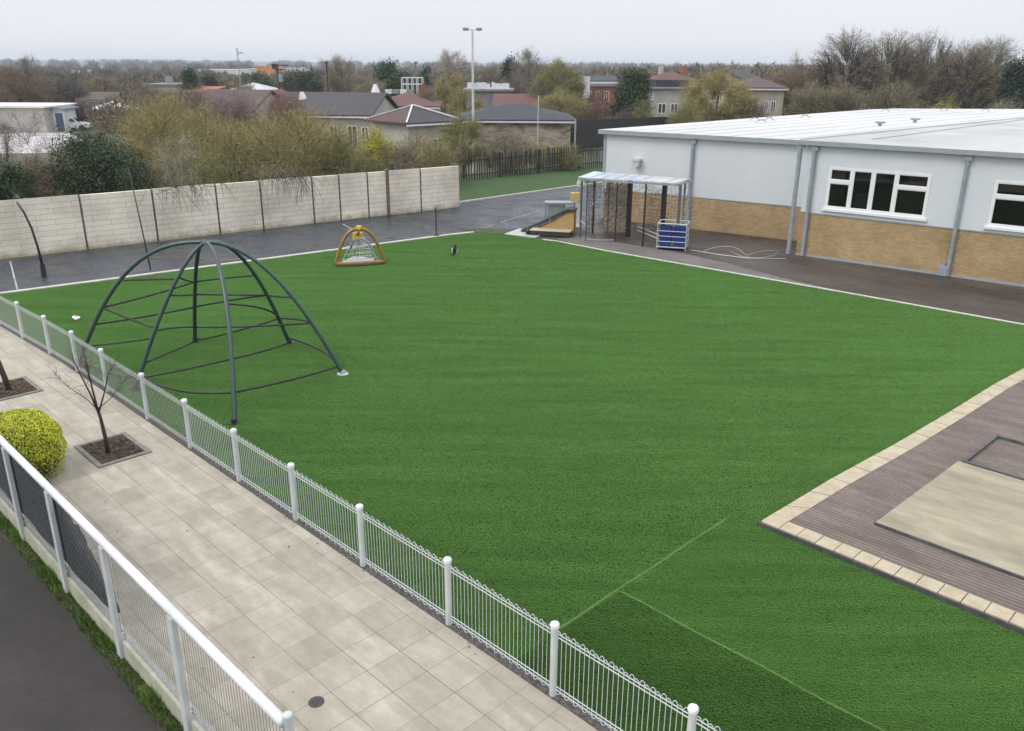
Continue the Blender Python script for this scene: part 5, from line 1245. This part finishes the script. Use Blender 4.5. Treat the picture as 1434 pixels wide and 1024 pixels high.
tr('olive_shrub', 'olive twiggy shrub behind the last panels of the block wall', 'shrub', 610, 184, 58, 84, 'bark', 'olive', 'moss', ntw=15000, twl=0.28, tww=0.014, nlf=900, lfs=0.070, **BUSH)
tr('olive_shrub', 'greenish shrub at the wall foot below the hipped bungalow', 'shrub', 520, 215, 52, 60, 'bark', 'green', 'moss', ntw=9000, twl=0.25, tww=0.014, nlf=900, lfs=0.070, **BUSH)
tr('olive_shrub', 'tall thin olive shrub before the corner of the hipped bungalow', 'shrub', 582, 180, 62, 62, 'bark', 'olive', 'moss', ntw=6500, twl=.3, tww=.014, nlf=900, lfs=.05, **BUSH)
tr('young_tree', 'soft green young tree left of the floodlight mast', 'tree', 648, 158, 64, 66, 'bark', 'green', 'lime', ntw=19500, twl=0.34, tww=0.015, nlf=900, lfs=0.070, ntip=110, nlimb=14, trunk=.12)
tr('brown_shrub', 'brown green shrub behind the palisade right of the floodlight mast', 'shrub', 712, 184, 66, 96, 'bark_dark', 'brown', 'moss', ntw=16500, twl=0.28, tww=0.017, nlf=900, lfs=0.090, **BUSH)
tr('olive_shrub', 'low green shrub behind the palisade near the dark hoarding', 'shrub', 790, 200, 68, 64, 'bark', 'green', 'moss', ntw=9600, twl=0.28, tww=0.017, nlf=800, lfs=0.090, **BUSH)
tr('olive_shrub', 'thin tan shrub against the stained hall wall behind the palisade', 'shrub', 755, 200, 70, 50, 'bark', 'olive', 'lime', nlf=2600, lfs=.05, ntw=6600, twl=0.31, tww=0.014, **BUSH)
# around the roofs
tr('mauve_tree', 'mauve bare tree against the purple brown roof', 'tree', 272, 124, 82, 92, 'bark_dark', 'mauve', None, ntw=26000, twl=0.43, tww=0.021, **BUSH)
tr('mauve_tree', 'wide mauve grey bare shrub below the purple brown roof', 'tree', 324, 130, 80, 92, 'bark_dark', 'mauve', None, ntw=24000, twl=0.43, tww=0.020, **BUSH)
tr('red_tree', 'reddish bare tree before the roofs under the utility pole', 'tree', 398, 122, 79, 74, 'bark_dark', 'red', None, ntw=20800, twl=0.43, tww=0.018, **BUSH)
tr('russet_tree', 'large russet brown tree at the far left above the flat unit', 'tree', 18, 96, 120, 90, 'bark_dark', 'russet', 'rustl', ntw=18000, twl=0.68, tww=0.042, nlf=900, lfs=0.200, ntip=130, nlimb=14, trunk=.1)
tr('spiky_tree', 'spiky bare tree rising behind the russet tree at the far left', 'tree', 33, 74, 128, 50, 'bark_dark', 'darkgrey', None, ntw=1400, twl=0.74, tww=0.035, ntip=40, nlimb=9, shape='fan', trunk=.4)
tr('grey_tree', 'dim grey green tree behind the white pyramid roof', 'tree', 86, 108, 135, 62, 'bark_dark', 'darkgrey', 'moss', ntw=13000, twl=0.68, tww=0.042, nlf=1100, lfs=0.220, ntip=110, trunk=.1)
tr('brown_tree', 'brown bare tree right of the dim grey green tree', 'tree', 138, 107, 150, 66, 'bark_dark', 'brown', None, ntw=13000, twl=0.74, tww=0.049, ntip=110, trunk=.1)
tr('brown_tree', 'brown bare tree below the white pyramid roof at the yard edge', 'tree', 112, 140, 112, 40, 'bark_dark', 'mauve', None, ntw=8000, twl=0.50, tww=0.035, ntip=80, trunk=.1)
tr('dark_conifer', 'dark ragged conifer left of the distant street lamp', 'conifer', 264, 96, 142, 42, 'bark_dark', None, 'dark', ntw=0, nlf=9880, lfs=0.218, shape='cone', trunk=.12, ntip=120, rough=.45)
tr('dark_evergreen', 'small dark evergreen just right of the ragged conifer', 'tree', 291, 99, 150, 26, 'bark_dark', None, 'dark', ntw=0, nlf=4940, lfs=0.218, trunk=.1)
tr('olive_tree', 'rounded olive brown tree below the distant street lamp', 'tree', 312, 107, 160, 36, 'bark', 'olive', 'moss', ntw=6000, twl=0.62, tww=0.042, nlf=900, lfs=0.250, trunk=.1)
tr('dark_evergreen', 'mid green evergreen behind the pale hipped hall', 'tree', 358, 100, 190, 42, 'bark_dark', None, 'ever', ntw=0, nlf=5700, lfs=0.272, trunk=.1)
tr('dark_evergreen', 'dark round evergreen right of the utility pole', 'tree', 430, 95, 150, 48, 'bark_dark', None, 'dark', ntw=0, nlf=9880, lfs=0.231, trunk=.12, ntip=140)
tr('dark_evergreen', 'smaller green evergreen touching the utility pole side', 'tree', 406, 99, 152, 30, 'bark_dark', None, 'ever', ntw=0, nlf=5320, lfs=0.231, trunk=.12)
tr('spiky_tree', 'tall spiky bare tree above the slate bungalow', 'tree', 474, 76, 122, 62, 'bark_dark', 'brown', None, ntw=4800, twl=0.87, tww=0.035, ntip=70, nlimb=12, shape='fan', trunk=.25, up=.9)
tr('brown_tree', 'low brown bare tree under the tall spiky tree', 'tree', 500, 99, 130, 84, 'bark_dark', 'brown', None, ntw=14000, twl=0.62, tww=0.042, ntip=120, trunk=.08)
tr('oak_tree', 'largest dark round evergreen above the maroon roofs', 'tree', 540, 81, 140, 47, 'bark_dark', None, 'ever', ntw=0, nlf=14250, lfs=0.231, trunk=.15, ntip=170, rough=.3)
tr('dark_evergreen', 'flat dark evergreen right of the largest round evergreen', 'tree', 568, 95, 165, 30, 'bark_dark', None, 'dark', ntw=0, nlf=4940, lfs=0.258, trunk=.1)
tr('dark_evergreen', 'dark upright evergreen right of the radio mast', 'tree', 598, 88, 138, 36, 'bark_dark', None, 'dark', ntw=0, nlf=8740, lfs=0.231, trunk=.1, ntip=120)
tr('domed_tree', 'domed pale bare tree just left of the floodlight mast', 'tree', 632, 70, 124, 56, 'bark', 'pale', None, ntw=7600, twl=0.68, tww=0.035, ntip=120, nlimb=16, trunk=.4, rough=.2)
tr('olive_tree', 'broad grey olive tree below the domed pale tree', 'tree', 628, 98, 116, 66, 'bark', 'olive', 'moss', ntw=13000, twl=0.56, tww=0.035, nlf=1100, lfs=0.200, ntip=120, trunk=.1)
tr('grey_tree', 'small whitish grey bare tree above the maroon roof end', 'tree', 598, 112, 100, 36, 'bark', 'grey', None, ntw=6400, twl=0.43, tww=0.025, trunk=.1)
tr('cedar_tree', 'dark blue green cedar right of the floodlight mast', 'tree', 714, 77, 138, 42, 'bark_dark', None, 'dark', ntw=0, nlf=9880, lfs=0.218, shape='cone', trunk=.15, ntip=130, rough=.4)
tr('domed_tree', 'domed grey bare tree right of the dark cedar', 'tree', 742, 66, 132, 52, 'bark', 'grey', None, ntw=7600, twl=0.68, tww=0.032, ntip=120, nlimb=16, trunk=.35, rough=.15)
tr('grey_tree', 'mauve grey bare tree above the red brown terrace', 'tree', 716, 102, 118, 60, 'bark', 'mauve', None, ntw=12000, twl=0.56, tww=0.035, trunk=.1, ntip=110)
tr('brown_tree', 'brown bare tree behind the white roof plant', 'tree', 690, 94, 160, 58, 'bark_dark', 'brown', None, ntw=12000, twl=0.74, tww=0.049, trunk=.08, ntip=110)
tr('great_willow', 'great rounded green olive willow above the blue slate hall', 'willow', 782, 85, 108, 78, 'bark', 'green', None, ntw=30000, twl=0.68, tww=0.035, ntip=190, nlimb=20, trunk=.12, rough=.15)
tr('olive_willow', 'yellow olive willow hanging below the great willow', 'willow', 786, 122, 96, 74, 'bark_dark', 'olive', None, ntw=18000, twl=0.56, tww=0.028, ntip=120, nlimb=14, trunk=.2, droop=.4)
tr('great_conifer', 'great dark bushy conifer standing right of the orange brick block', 'conifer', 888, 90, 92, 58, 'bark_dark', None, 'ever', ntw=0, nlf=28500, lfs=0.150, trunk=.06, ntip=230, nlimb=22, rough=.28, zlow=1.2)
tr('red_shrub', 'wide reddish bare shrub below the orange brick block', 'shrub', 842, 142, 98, 92, 'bark_dark', 'red', None, ntw=16000, twl=0.43, tww=0.028, **{**BUSH, 'ntip': 130})
tr('red_shrub', 'mauve red bare shrub at the hoarding top under the conifer', 'shrub', 880, 148, 90, 60, 'bark_dark', 'mauve', None, ntw=9000, twl=0.37, tww=0.025, **BUSH)
tr('red_tree', 'orange brown tree in front of the orange brick block', 'tree', 838, 122, 112, 40, 'bark_dark', 'russet', 'rustl', ntw=7000, twl=0.50, tww=0.028, nlf=500, lfs=0.150, trunk=.15)
tr('olive_shrub', 'grey olive leaning tree between the conifer and the white block', 'tree', 902, 134, 84, 38, 'bark', 'green', 'moss', ntw=7200, twl=0.37, tww=0.021, nlf=700, lfs=0.100, trunk=.2, shape='fan')
tr('broad_willow', 'broad yellow olive willow with a dark trunk right of the white block', 'willow', 1006, 98, 84, 106, 'bark_dark', 'olive', None, ntw=30000, twl=0.56, tww=0.025, ntip=180, nlimb=18, trunk=.25, rough=.18, droop=.25, r0=.26)
tr('olive_willow', 'low yellow green willow at the left foot of the broad willow', 'willow', 962, 132, 80, 54, 'bark', 'green', 'lime', ntw=12000, twl=0.37, tww=0.021, nlf=500, lfs=0.100, **BUSH)
tr('brown_tree', 'brown bare tree before the cream house corner', 'tree', 1058, 132, 82, 50, 'bark_dark', 'brown', 'moss', ntw=10000, twl=0.43, tww=0.025, nlf=500, lfs=0.100, **BUSH)
tr('brown_tree', 'wide russet brown tree mass right of the cream house', 'tree', 1122, 90, 100, 92, 'bark_dark', 'russet', None, ntw=24000, twl=0.62, tww=0.035, ntip=160, nlimb=20, trunk=.1)
tr('brown_tree', 'low brown tree with bare limbs left under the big bare trees', 'tree', 1142, 116, 92, 86, 'bark_dark', 'brown', 'moss', ntw=17000, twl=0.56, tww=0.032, nlf=800, lfs=0.140, ntip=130, nlimb=18, trunk=.1)
tr('spiky_tree', 'small bare crown poking above the russet tree mass', 'tree', 1112, 72, 120, 44, 'bark', 'grey', None, ntw=4800, twl=0.68, tww=0.032, ntip=70, trunk=.35)
big_ = dict(ntip=900, nlimb=40, trunk=.14, twl=.42, tww=.023, rand=.95, pw=.4, rough=.05, r0=.36, soft=.012, shell=.4, up=.1)
tr('big_bare_tree', 'big domed bare tree, leftmost of the tall trees behind the roof', 'tree', 1194, 36, 97, 112, 'bark_dark', 'grey', None, ntw=24000, **big_)
tr('big_bare_tree', 'big spreading bare tree second from the left behind the roof', 'tree', 1258, 38, 103, 104, 'bark_dark', 'brown', None, ntw=24000, **big_)
tr('big_bare_tree', 'big bare tree in the middle of the tall row behind the roof', 'tree', 1304, 40, 108, 100, 'bark_dark', 'grey', None, ntw=24000, **big_)
tr('big_bare_tree', 'brown rounded bare tree fourth in the tall row behind the roof', 'tree', 1362, 53, 98, 100, 'bark_dark', 'brown', None, ntw=24000, **big_)
tr('big_bare_tree', 'pale topped bare tree at the right end of the tall row', 'tree', 1398, 46, 110, 80, 'bark', 'grey', None, ntw=24000, **big_)
und = dict(ntip=150, nlimb=18, trunk=.08, twl=.65, tww=.034)
for i, (px, top, dep, w, tw, lb) in enumerate(((1168, 76, 106, 74, 'brown', 'brown understorey tree below the leftmost tall bare tree'), (1222, 74, 104, 80, 'green', 'green brown understorey tree below the second tall bare tree'), (1276, 76, 106, 80, 'brown', 'brown understorey tree below the middle of the tall row'), (1326, 72, 112, 76, 'russet', 'russet understorey tree between the middle and fourth tall trees'), (1392, 86, 104, 70, 'green', 'green brown understorey tree at the right end of the tall row'), (1250, 112, 92, 110, 'moss', 'low mossy undergrowth just behind the roof edge in the middle'), (1180, 118, 90, 90, 'moss', 'low mossy undergrowth just behind the roof edge at the left'))):
    if tw == 'moss': tr('undergrowth', lb, 'undergrowth', px, top, dep, w, 'bark_dark', 'brown', 'moss', ntw=11000, nlf=5700, lfs=0.082, **{**und, 'stems': 8, 'shape': 'fan'})
    else: tr('understorey_tree', lb, 'tree', px, top, dep, w, 'bark_dark', tw, None, ntw=19000, **und)
tr('dark_evergreen', 'dark evergreen tree cut by the right frame edge', 'tree', 1440, 72, 92, 56, 'bark_dark', None, 'dark', ntw=0, nlf=17100, lfs=0.177, trunk=.05, ntip=170)
tr('yellow_shrub', 'yellow green rounded shrub just behind the roof below the tall row', 'shrub', 1328, 130, 86, 44, 'bark', 'green', 'yellow', ntw=5200, twl=0.37, tww=0.025, nlf=4180, lfs=0.082, **BUSH)
tr('tan_shrub', 'tan rounded shrub behind the roof at the right frame edge', 'shrub', 1408, 138, 86, 66, 'bark', 'pale', 'tan', ntw=7200, twl=0.37, tww=0.025, nlf=2850, lfs=0.082, **BUSH)

tr('brown_tree', 'thin brown bare tree before the pale hipped hall', 'tree', 340, 112, 112, 46, 'bark_dark', 'brown', None, ntw=6000, twl=.6, tww=.035, trunk=.15)
tr('brown_tree', 'brown bare tree behind the left end of the maroon roof', 'tree', 514, 110, 112, 62, 'bark_dark', 'brown', None, ntw=8000, twl=.6, tww=.035, trunk=.1)
tr('olive_tree', 'olive brown bare tree between the hipped bungalow and the slate hall', 'tree', 650, 122, 94, 58, 'bark_dark', 'olive', 'moss', ntw=8000, twl=.55, tww=.03, nlf=1500, lfs=.1, trunk=.1)
tr('mauve_tree', 'mauve brown bare tree between the parapet block and the orange brown roof', 'tree', 206, 116, 128, 56, 'bark_dark', 'mauve', None, ntw=7000, twl=.7, tww=.04, trunk=.1)

# twigs hanging over the wall top
def hanger(label, px, seed, n, spread):
    R = np.random.default_rng(seed); tb = MB(); u0 = None
    g = G(px[0], px[1], 2.4)
    for i in range(n):
        p = Vector((g.x - .15 + R.normal(0, .12), g.y + R.normal(0, spread), 2.45 + R.uniform(-.05, .5)))
        d = Vector((R.uniform(.15, .5), R.normal(0, .5), R.uniform(-.1, .5))); L = R.uniform(.5, 1.8)
        tb.tube([p, p + d * L * .4, p + Vector((d.x * L * .6 + .12, d.y * L * .8, -L * .35)), p + Vector((d.x * L * .6 + .15, d.y * L * 1.1, -L * .8))], [.016, .011, .008, .004], 4, cap=False)
    tag(tb.build('hanging_twigs', M['twig_dark'], None, g), label, 'twigs', None)
hanger('fan of dark bare twigs hanging over the block wall under the rounded willow', (412, 254), 41, 70, .9)
hanger('sparse dark bare twigs hanging over the block wall under the pale stemmed tree', (262, 268), 42, 40, 1.0)

# far woodland reading as one mass, and the distant ridge
def woodland(name, mats, bands, seed):
    R = np.random.default_rng(seed); V = []; MI = []
    for (x0, x1, d0, d1, h0, h1, n, mi) in bands:
        for k in range(n):
            dep = math.exp(R.uniform(math.log(d0), math.log(d1))); c = D(R.uniform(x0, x1), 90, dep); h = R.uniform(h0, h1); w = h * R.uniform(.45, .9); s = dep * .0011 + .05
            m = int(420 if dep < 420 else 170)
            d = norm(R.normal(0, 1, (m, 3))); rr = R.uniform(.6, 1, (m, 1)) ** .5 * (1 + .2 * np.sin(5 * d[:, :1] + k) + R.normal(0, .08, (m, 1)))
            p = np.array([c.x, c.y, h * .5]) + d * rr * np.array([w, w, h * .5]); p[:, 2] = np.maximum(p[:, 2], .1)
            sz = (s * R.uniform(.6, 1.5, m))[:, None]; a = norm(d * .6 + R.normal(0, .5, (m, 3)) + np.array([0, 0, .5])); b_ = norm(np.cross(a, R.normal(0, 1, (m, 3))))
            tip = p + a * sz * 3.6; tip[:, 2] = np.maximum(tip[:, 2], .02)
            V.append(np.stack([p - b_ * sz * .55, p + b_ * sz * .55, tip], 1).reshape(-1, 3)); MI += [mi] * m
    v = np.concatenate(V); o = mesh_obj(name, v, np.arange(len(v)).reshape(-1, 3), mats)
    o.data.polygons.foreach_set('material_index', MI); o.data.update()
    return struct(o, 'stuff')
wm = [FOL('far brown wood', (.12, .095, .065), (.165, .135, .09), .35, scale=.05), FOL('far olive wood', (.12, .115, .06), (.165, .15, .08), .35, scale=.05), FOL('far dark wood', (.03, .045, .03), (.055, .065, .04), .35, scale=.05)]
woodland('far_woodland', wm, [
    (-150, 640, 170, 420, 2.2, 4.6, 150, 0), (-150, 640, 170, 420, 2.0, 4.2, 80, 1), (-150, 640, 180, 420, 2.5, 4.6, 40, 2),
    (640, 1600, 170, 420, 3.2, 6.0, 150, 0), (640, 1600, 170, 420, 3.0, 5.6, 90, 1), (640, 1600, 180, 420, 3.2, 6.0, 30, 2),
    (-200, 640, 420, 1100, 2.0, 4.2, 160, 0), (-200, 640, 420, 1100, 2.2, 4.6, 90, 2), (640, 1700, 420, 1100, 3.5, 6.2, 210, 0), (640, 1700, 420, 1100, 3.5, 6.4, 90, 2), (640, 1250, 160, 330, 4.5, 7.0, 70, 0), (930, 1250, 150, 300, 5.0, 7.6, 70, 0), (-200, 1700, 1100, 2300, 3, 7, 420, 2)], 77)
woodland('near_scrub', wm, [(140, 900, 104, 150, 1.6, 3.4, 170, 0), (500, 860, 84, 110, 1.2, 2.6, 60, 1)], 78)
# ridge on the skyline
hb = MB(); R = random.Random(3); n = 160
for (dd, hbase, amp, sd) in ((2600, 7, 4, 1), (3900, 11, 6, 2)):
    vs = []
    for i in range(n + 1):
        px = -900 + 3200 * i / n; c = D(px, 90, dd); left = max(0, min(1, (520 - px) / 400))
        h = hbase + amp * (math.sin(i * .21 + sd) * .5 + math.sin(i * .53 + sd * 2) * .3 + math.sin(i * 1.37) * .2) + R.uniform(-.8, .8) + left * (3 if dd < 3000 else 6)
        f = Vector((CAMF.x, CAMF.y, 0)); vs += [(c.x - f.x * 420, c.y - f.y * 420, -2), (c.x, c.y, h), (c.x + f.x * 500, c.y + f.y * 500, -2)]
    hb.add(vs, [f_ for i in range(n) for f_ in ((3 * i, 3 * (i + 1), 3 * (i + 1) + 1, 3 * i + 1), (3 * i + 1, 3 * (i + 1) + 1, 3 * (i + 1) + 2, 3 * i + 2))])
struct(hb.build('hills', MAT('wooded hills', (.035, .045, .03), (.085, .085, .05), .008, .95, lo=.4, hi=.6, dirt=.3)))
# ------------------------------------------------------------------ air, light, camera
hz = MB(); hz.prism([(-6500, -150), (150, -150), (2300, 1500), (2300, 6500), (-6500, 6500)], -1.2, 46)
hzm = bpy.data.materials.new('pale air'); hzm.use_nodes = True; nt = hzm.node_tree
for n_ in list(nt.nodes):
    if n_.type == 'BSDF_PRINCIPLED': nt.nodes.remove(n_)
pv = nt.nodes.new('ShaderNodeVolumePrincipled'); pv.inputs['Color'].default_value = (.86, .91, 1.0, 1); pv.inputs['Density'].default_value = .00034
nt.links.new(pv.outputs[0], nt.nodes['Material Output'].inputs['Volume'])
ho = hz.build('haze', hzm); struct(ho, 'stuff')

SUN_EL, SUN_AZ = math.radians(48), math.radians(-25)      # azimuth of the sun measured from +Y towards +X ... behind the camera's left
w = bpy.data.worlds.new('World'); SC.world = w; w.use_nodes = True; nt = w.node_tree
bg = nt.nodes['Background']; bg.inputs['Strength'].default_value = .1
sky = nt.nodes.new('ShaderNodeTexSky'); sky.sky_type = 'NISHITA'; sky.sun_disc = False; sky.sun_elevation = SUN_EL; sky.air_density = 1.5; sky.dust_density = 4
sun_dir = Vector((-.35, -.75, 1.05)).normalized()          # towards the sun
sky.sun_elevation = math.asin(sun_dir.z); sky.sun_rotation = math.atan2(sun_dir.x, sun_dir.y)
tc = nt.nodes.new('ShaderNodeTexCoord'); mp = nt.nodes.new('ShaderNodeMapping'); mp.inputs['Scale'].default_value = (1, 1, 4.5)
nt.links.new(tc.outputs['Generated'], mp.inputs[0])
cl = ramp(nt, noise(nt, mp.outputs[0], 2.2, 5, .6), [(.3, (9.0, 9.25, 9.85)), (.7, (9.75, 9.9, 10.3))])
# an overcast sky is brighter overhead than at the horizon
sx = nt.nodes.new('ShaderNodeSeparateXYZ'); nt.links.new(tc.outputs['Generated'], sx.inputs[0])
el = nt.nodes.new('ShaderNodeMapRange'); el.inputs['From Min'].default_value = .08; el.inputs['From Max'].default_value = 1; el.inputs['To Min'].default_value = 1; el.inputs['To Max'].default_value = 2.15; nt.links.new(sx.outputs[2], el.inputs['Value'])
vm = nt.nodes.new('ShaderNodeVectorMath'); vm.operation = 'SCALE'; nt.links.new(cl, vm.inputs[0]); nt.links.new(el.outputs[0], vm.inputs['Scale'])
mx = mix(nt, .92, sky.outputs[0], vm.outputs[0])
nt.links.new(mx, bg.inputs[0])
sd = bpy.data.lights.new('sun', 'SUN'); sd.energy = 1.5; sd.angle = math.radians(25); sd.color = (1, .965, .91)
so = bpy.data.objects.new('sun', sd); COL.objects.link(so); so.rotation_euler = (-sun_dir).to_track_quat('-Z', 'Y').to_euler(); so.location = (0, 0, 60)

cd = bpy.data.cameras.new('camera'); co = bpy.data.objects.new('camera', cd); COL.objects.link(co)
cd.sensor_fit = 'HORIZONTAL'; cd.sensor_width = 36; cd.lens = F / 1434 * 36; cd.clip_start = .1; cd.clip_end = 12000
from mathutils import Matrix
right = Vector((S, S, 0)); fwd = Vector((-S * math.cos(PITCH), S * math.cos(PITCH), -math.sin(PITCH))); up = right.cross(fwd)
Mx = Matrix((right, up, -fwd)).transposed()
co.matrix_world = Matrix.Translation(O) @ (Mx @ Matrix.Rotation(ROLL, 3, 'Z')).to_4x4()
SC.camera = co
SC.render.resolution_x = 1024; SC.render.resolution_y = 731
SC.view_settings.view_transform = 'Standard'; SC.view_settings.look = 'None'; SC.view_settings.exposure = 0; SC.view_settings.gamma = 1
SC.cycles.use_denoising = True; SC.cycles.max_bounces = 6; SC.cycles.diffuse_bounces = 3; SC.cycles.transparent_max_bounces = 12
SC.cycles.volume_bounces = 0
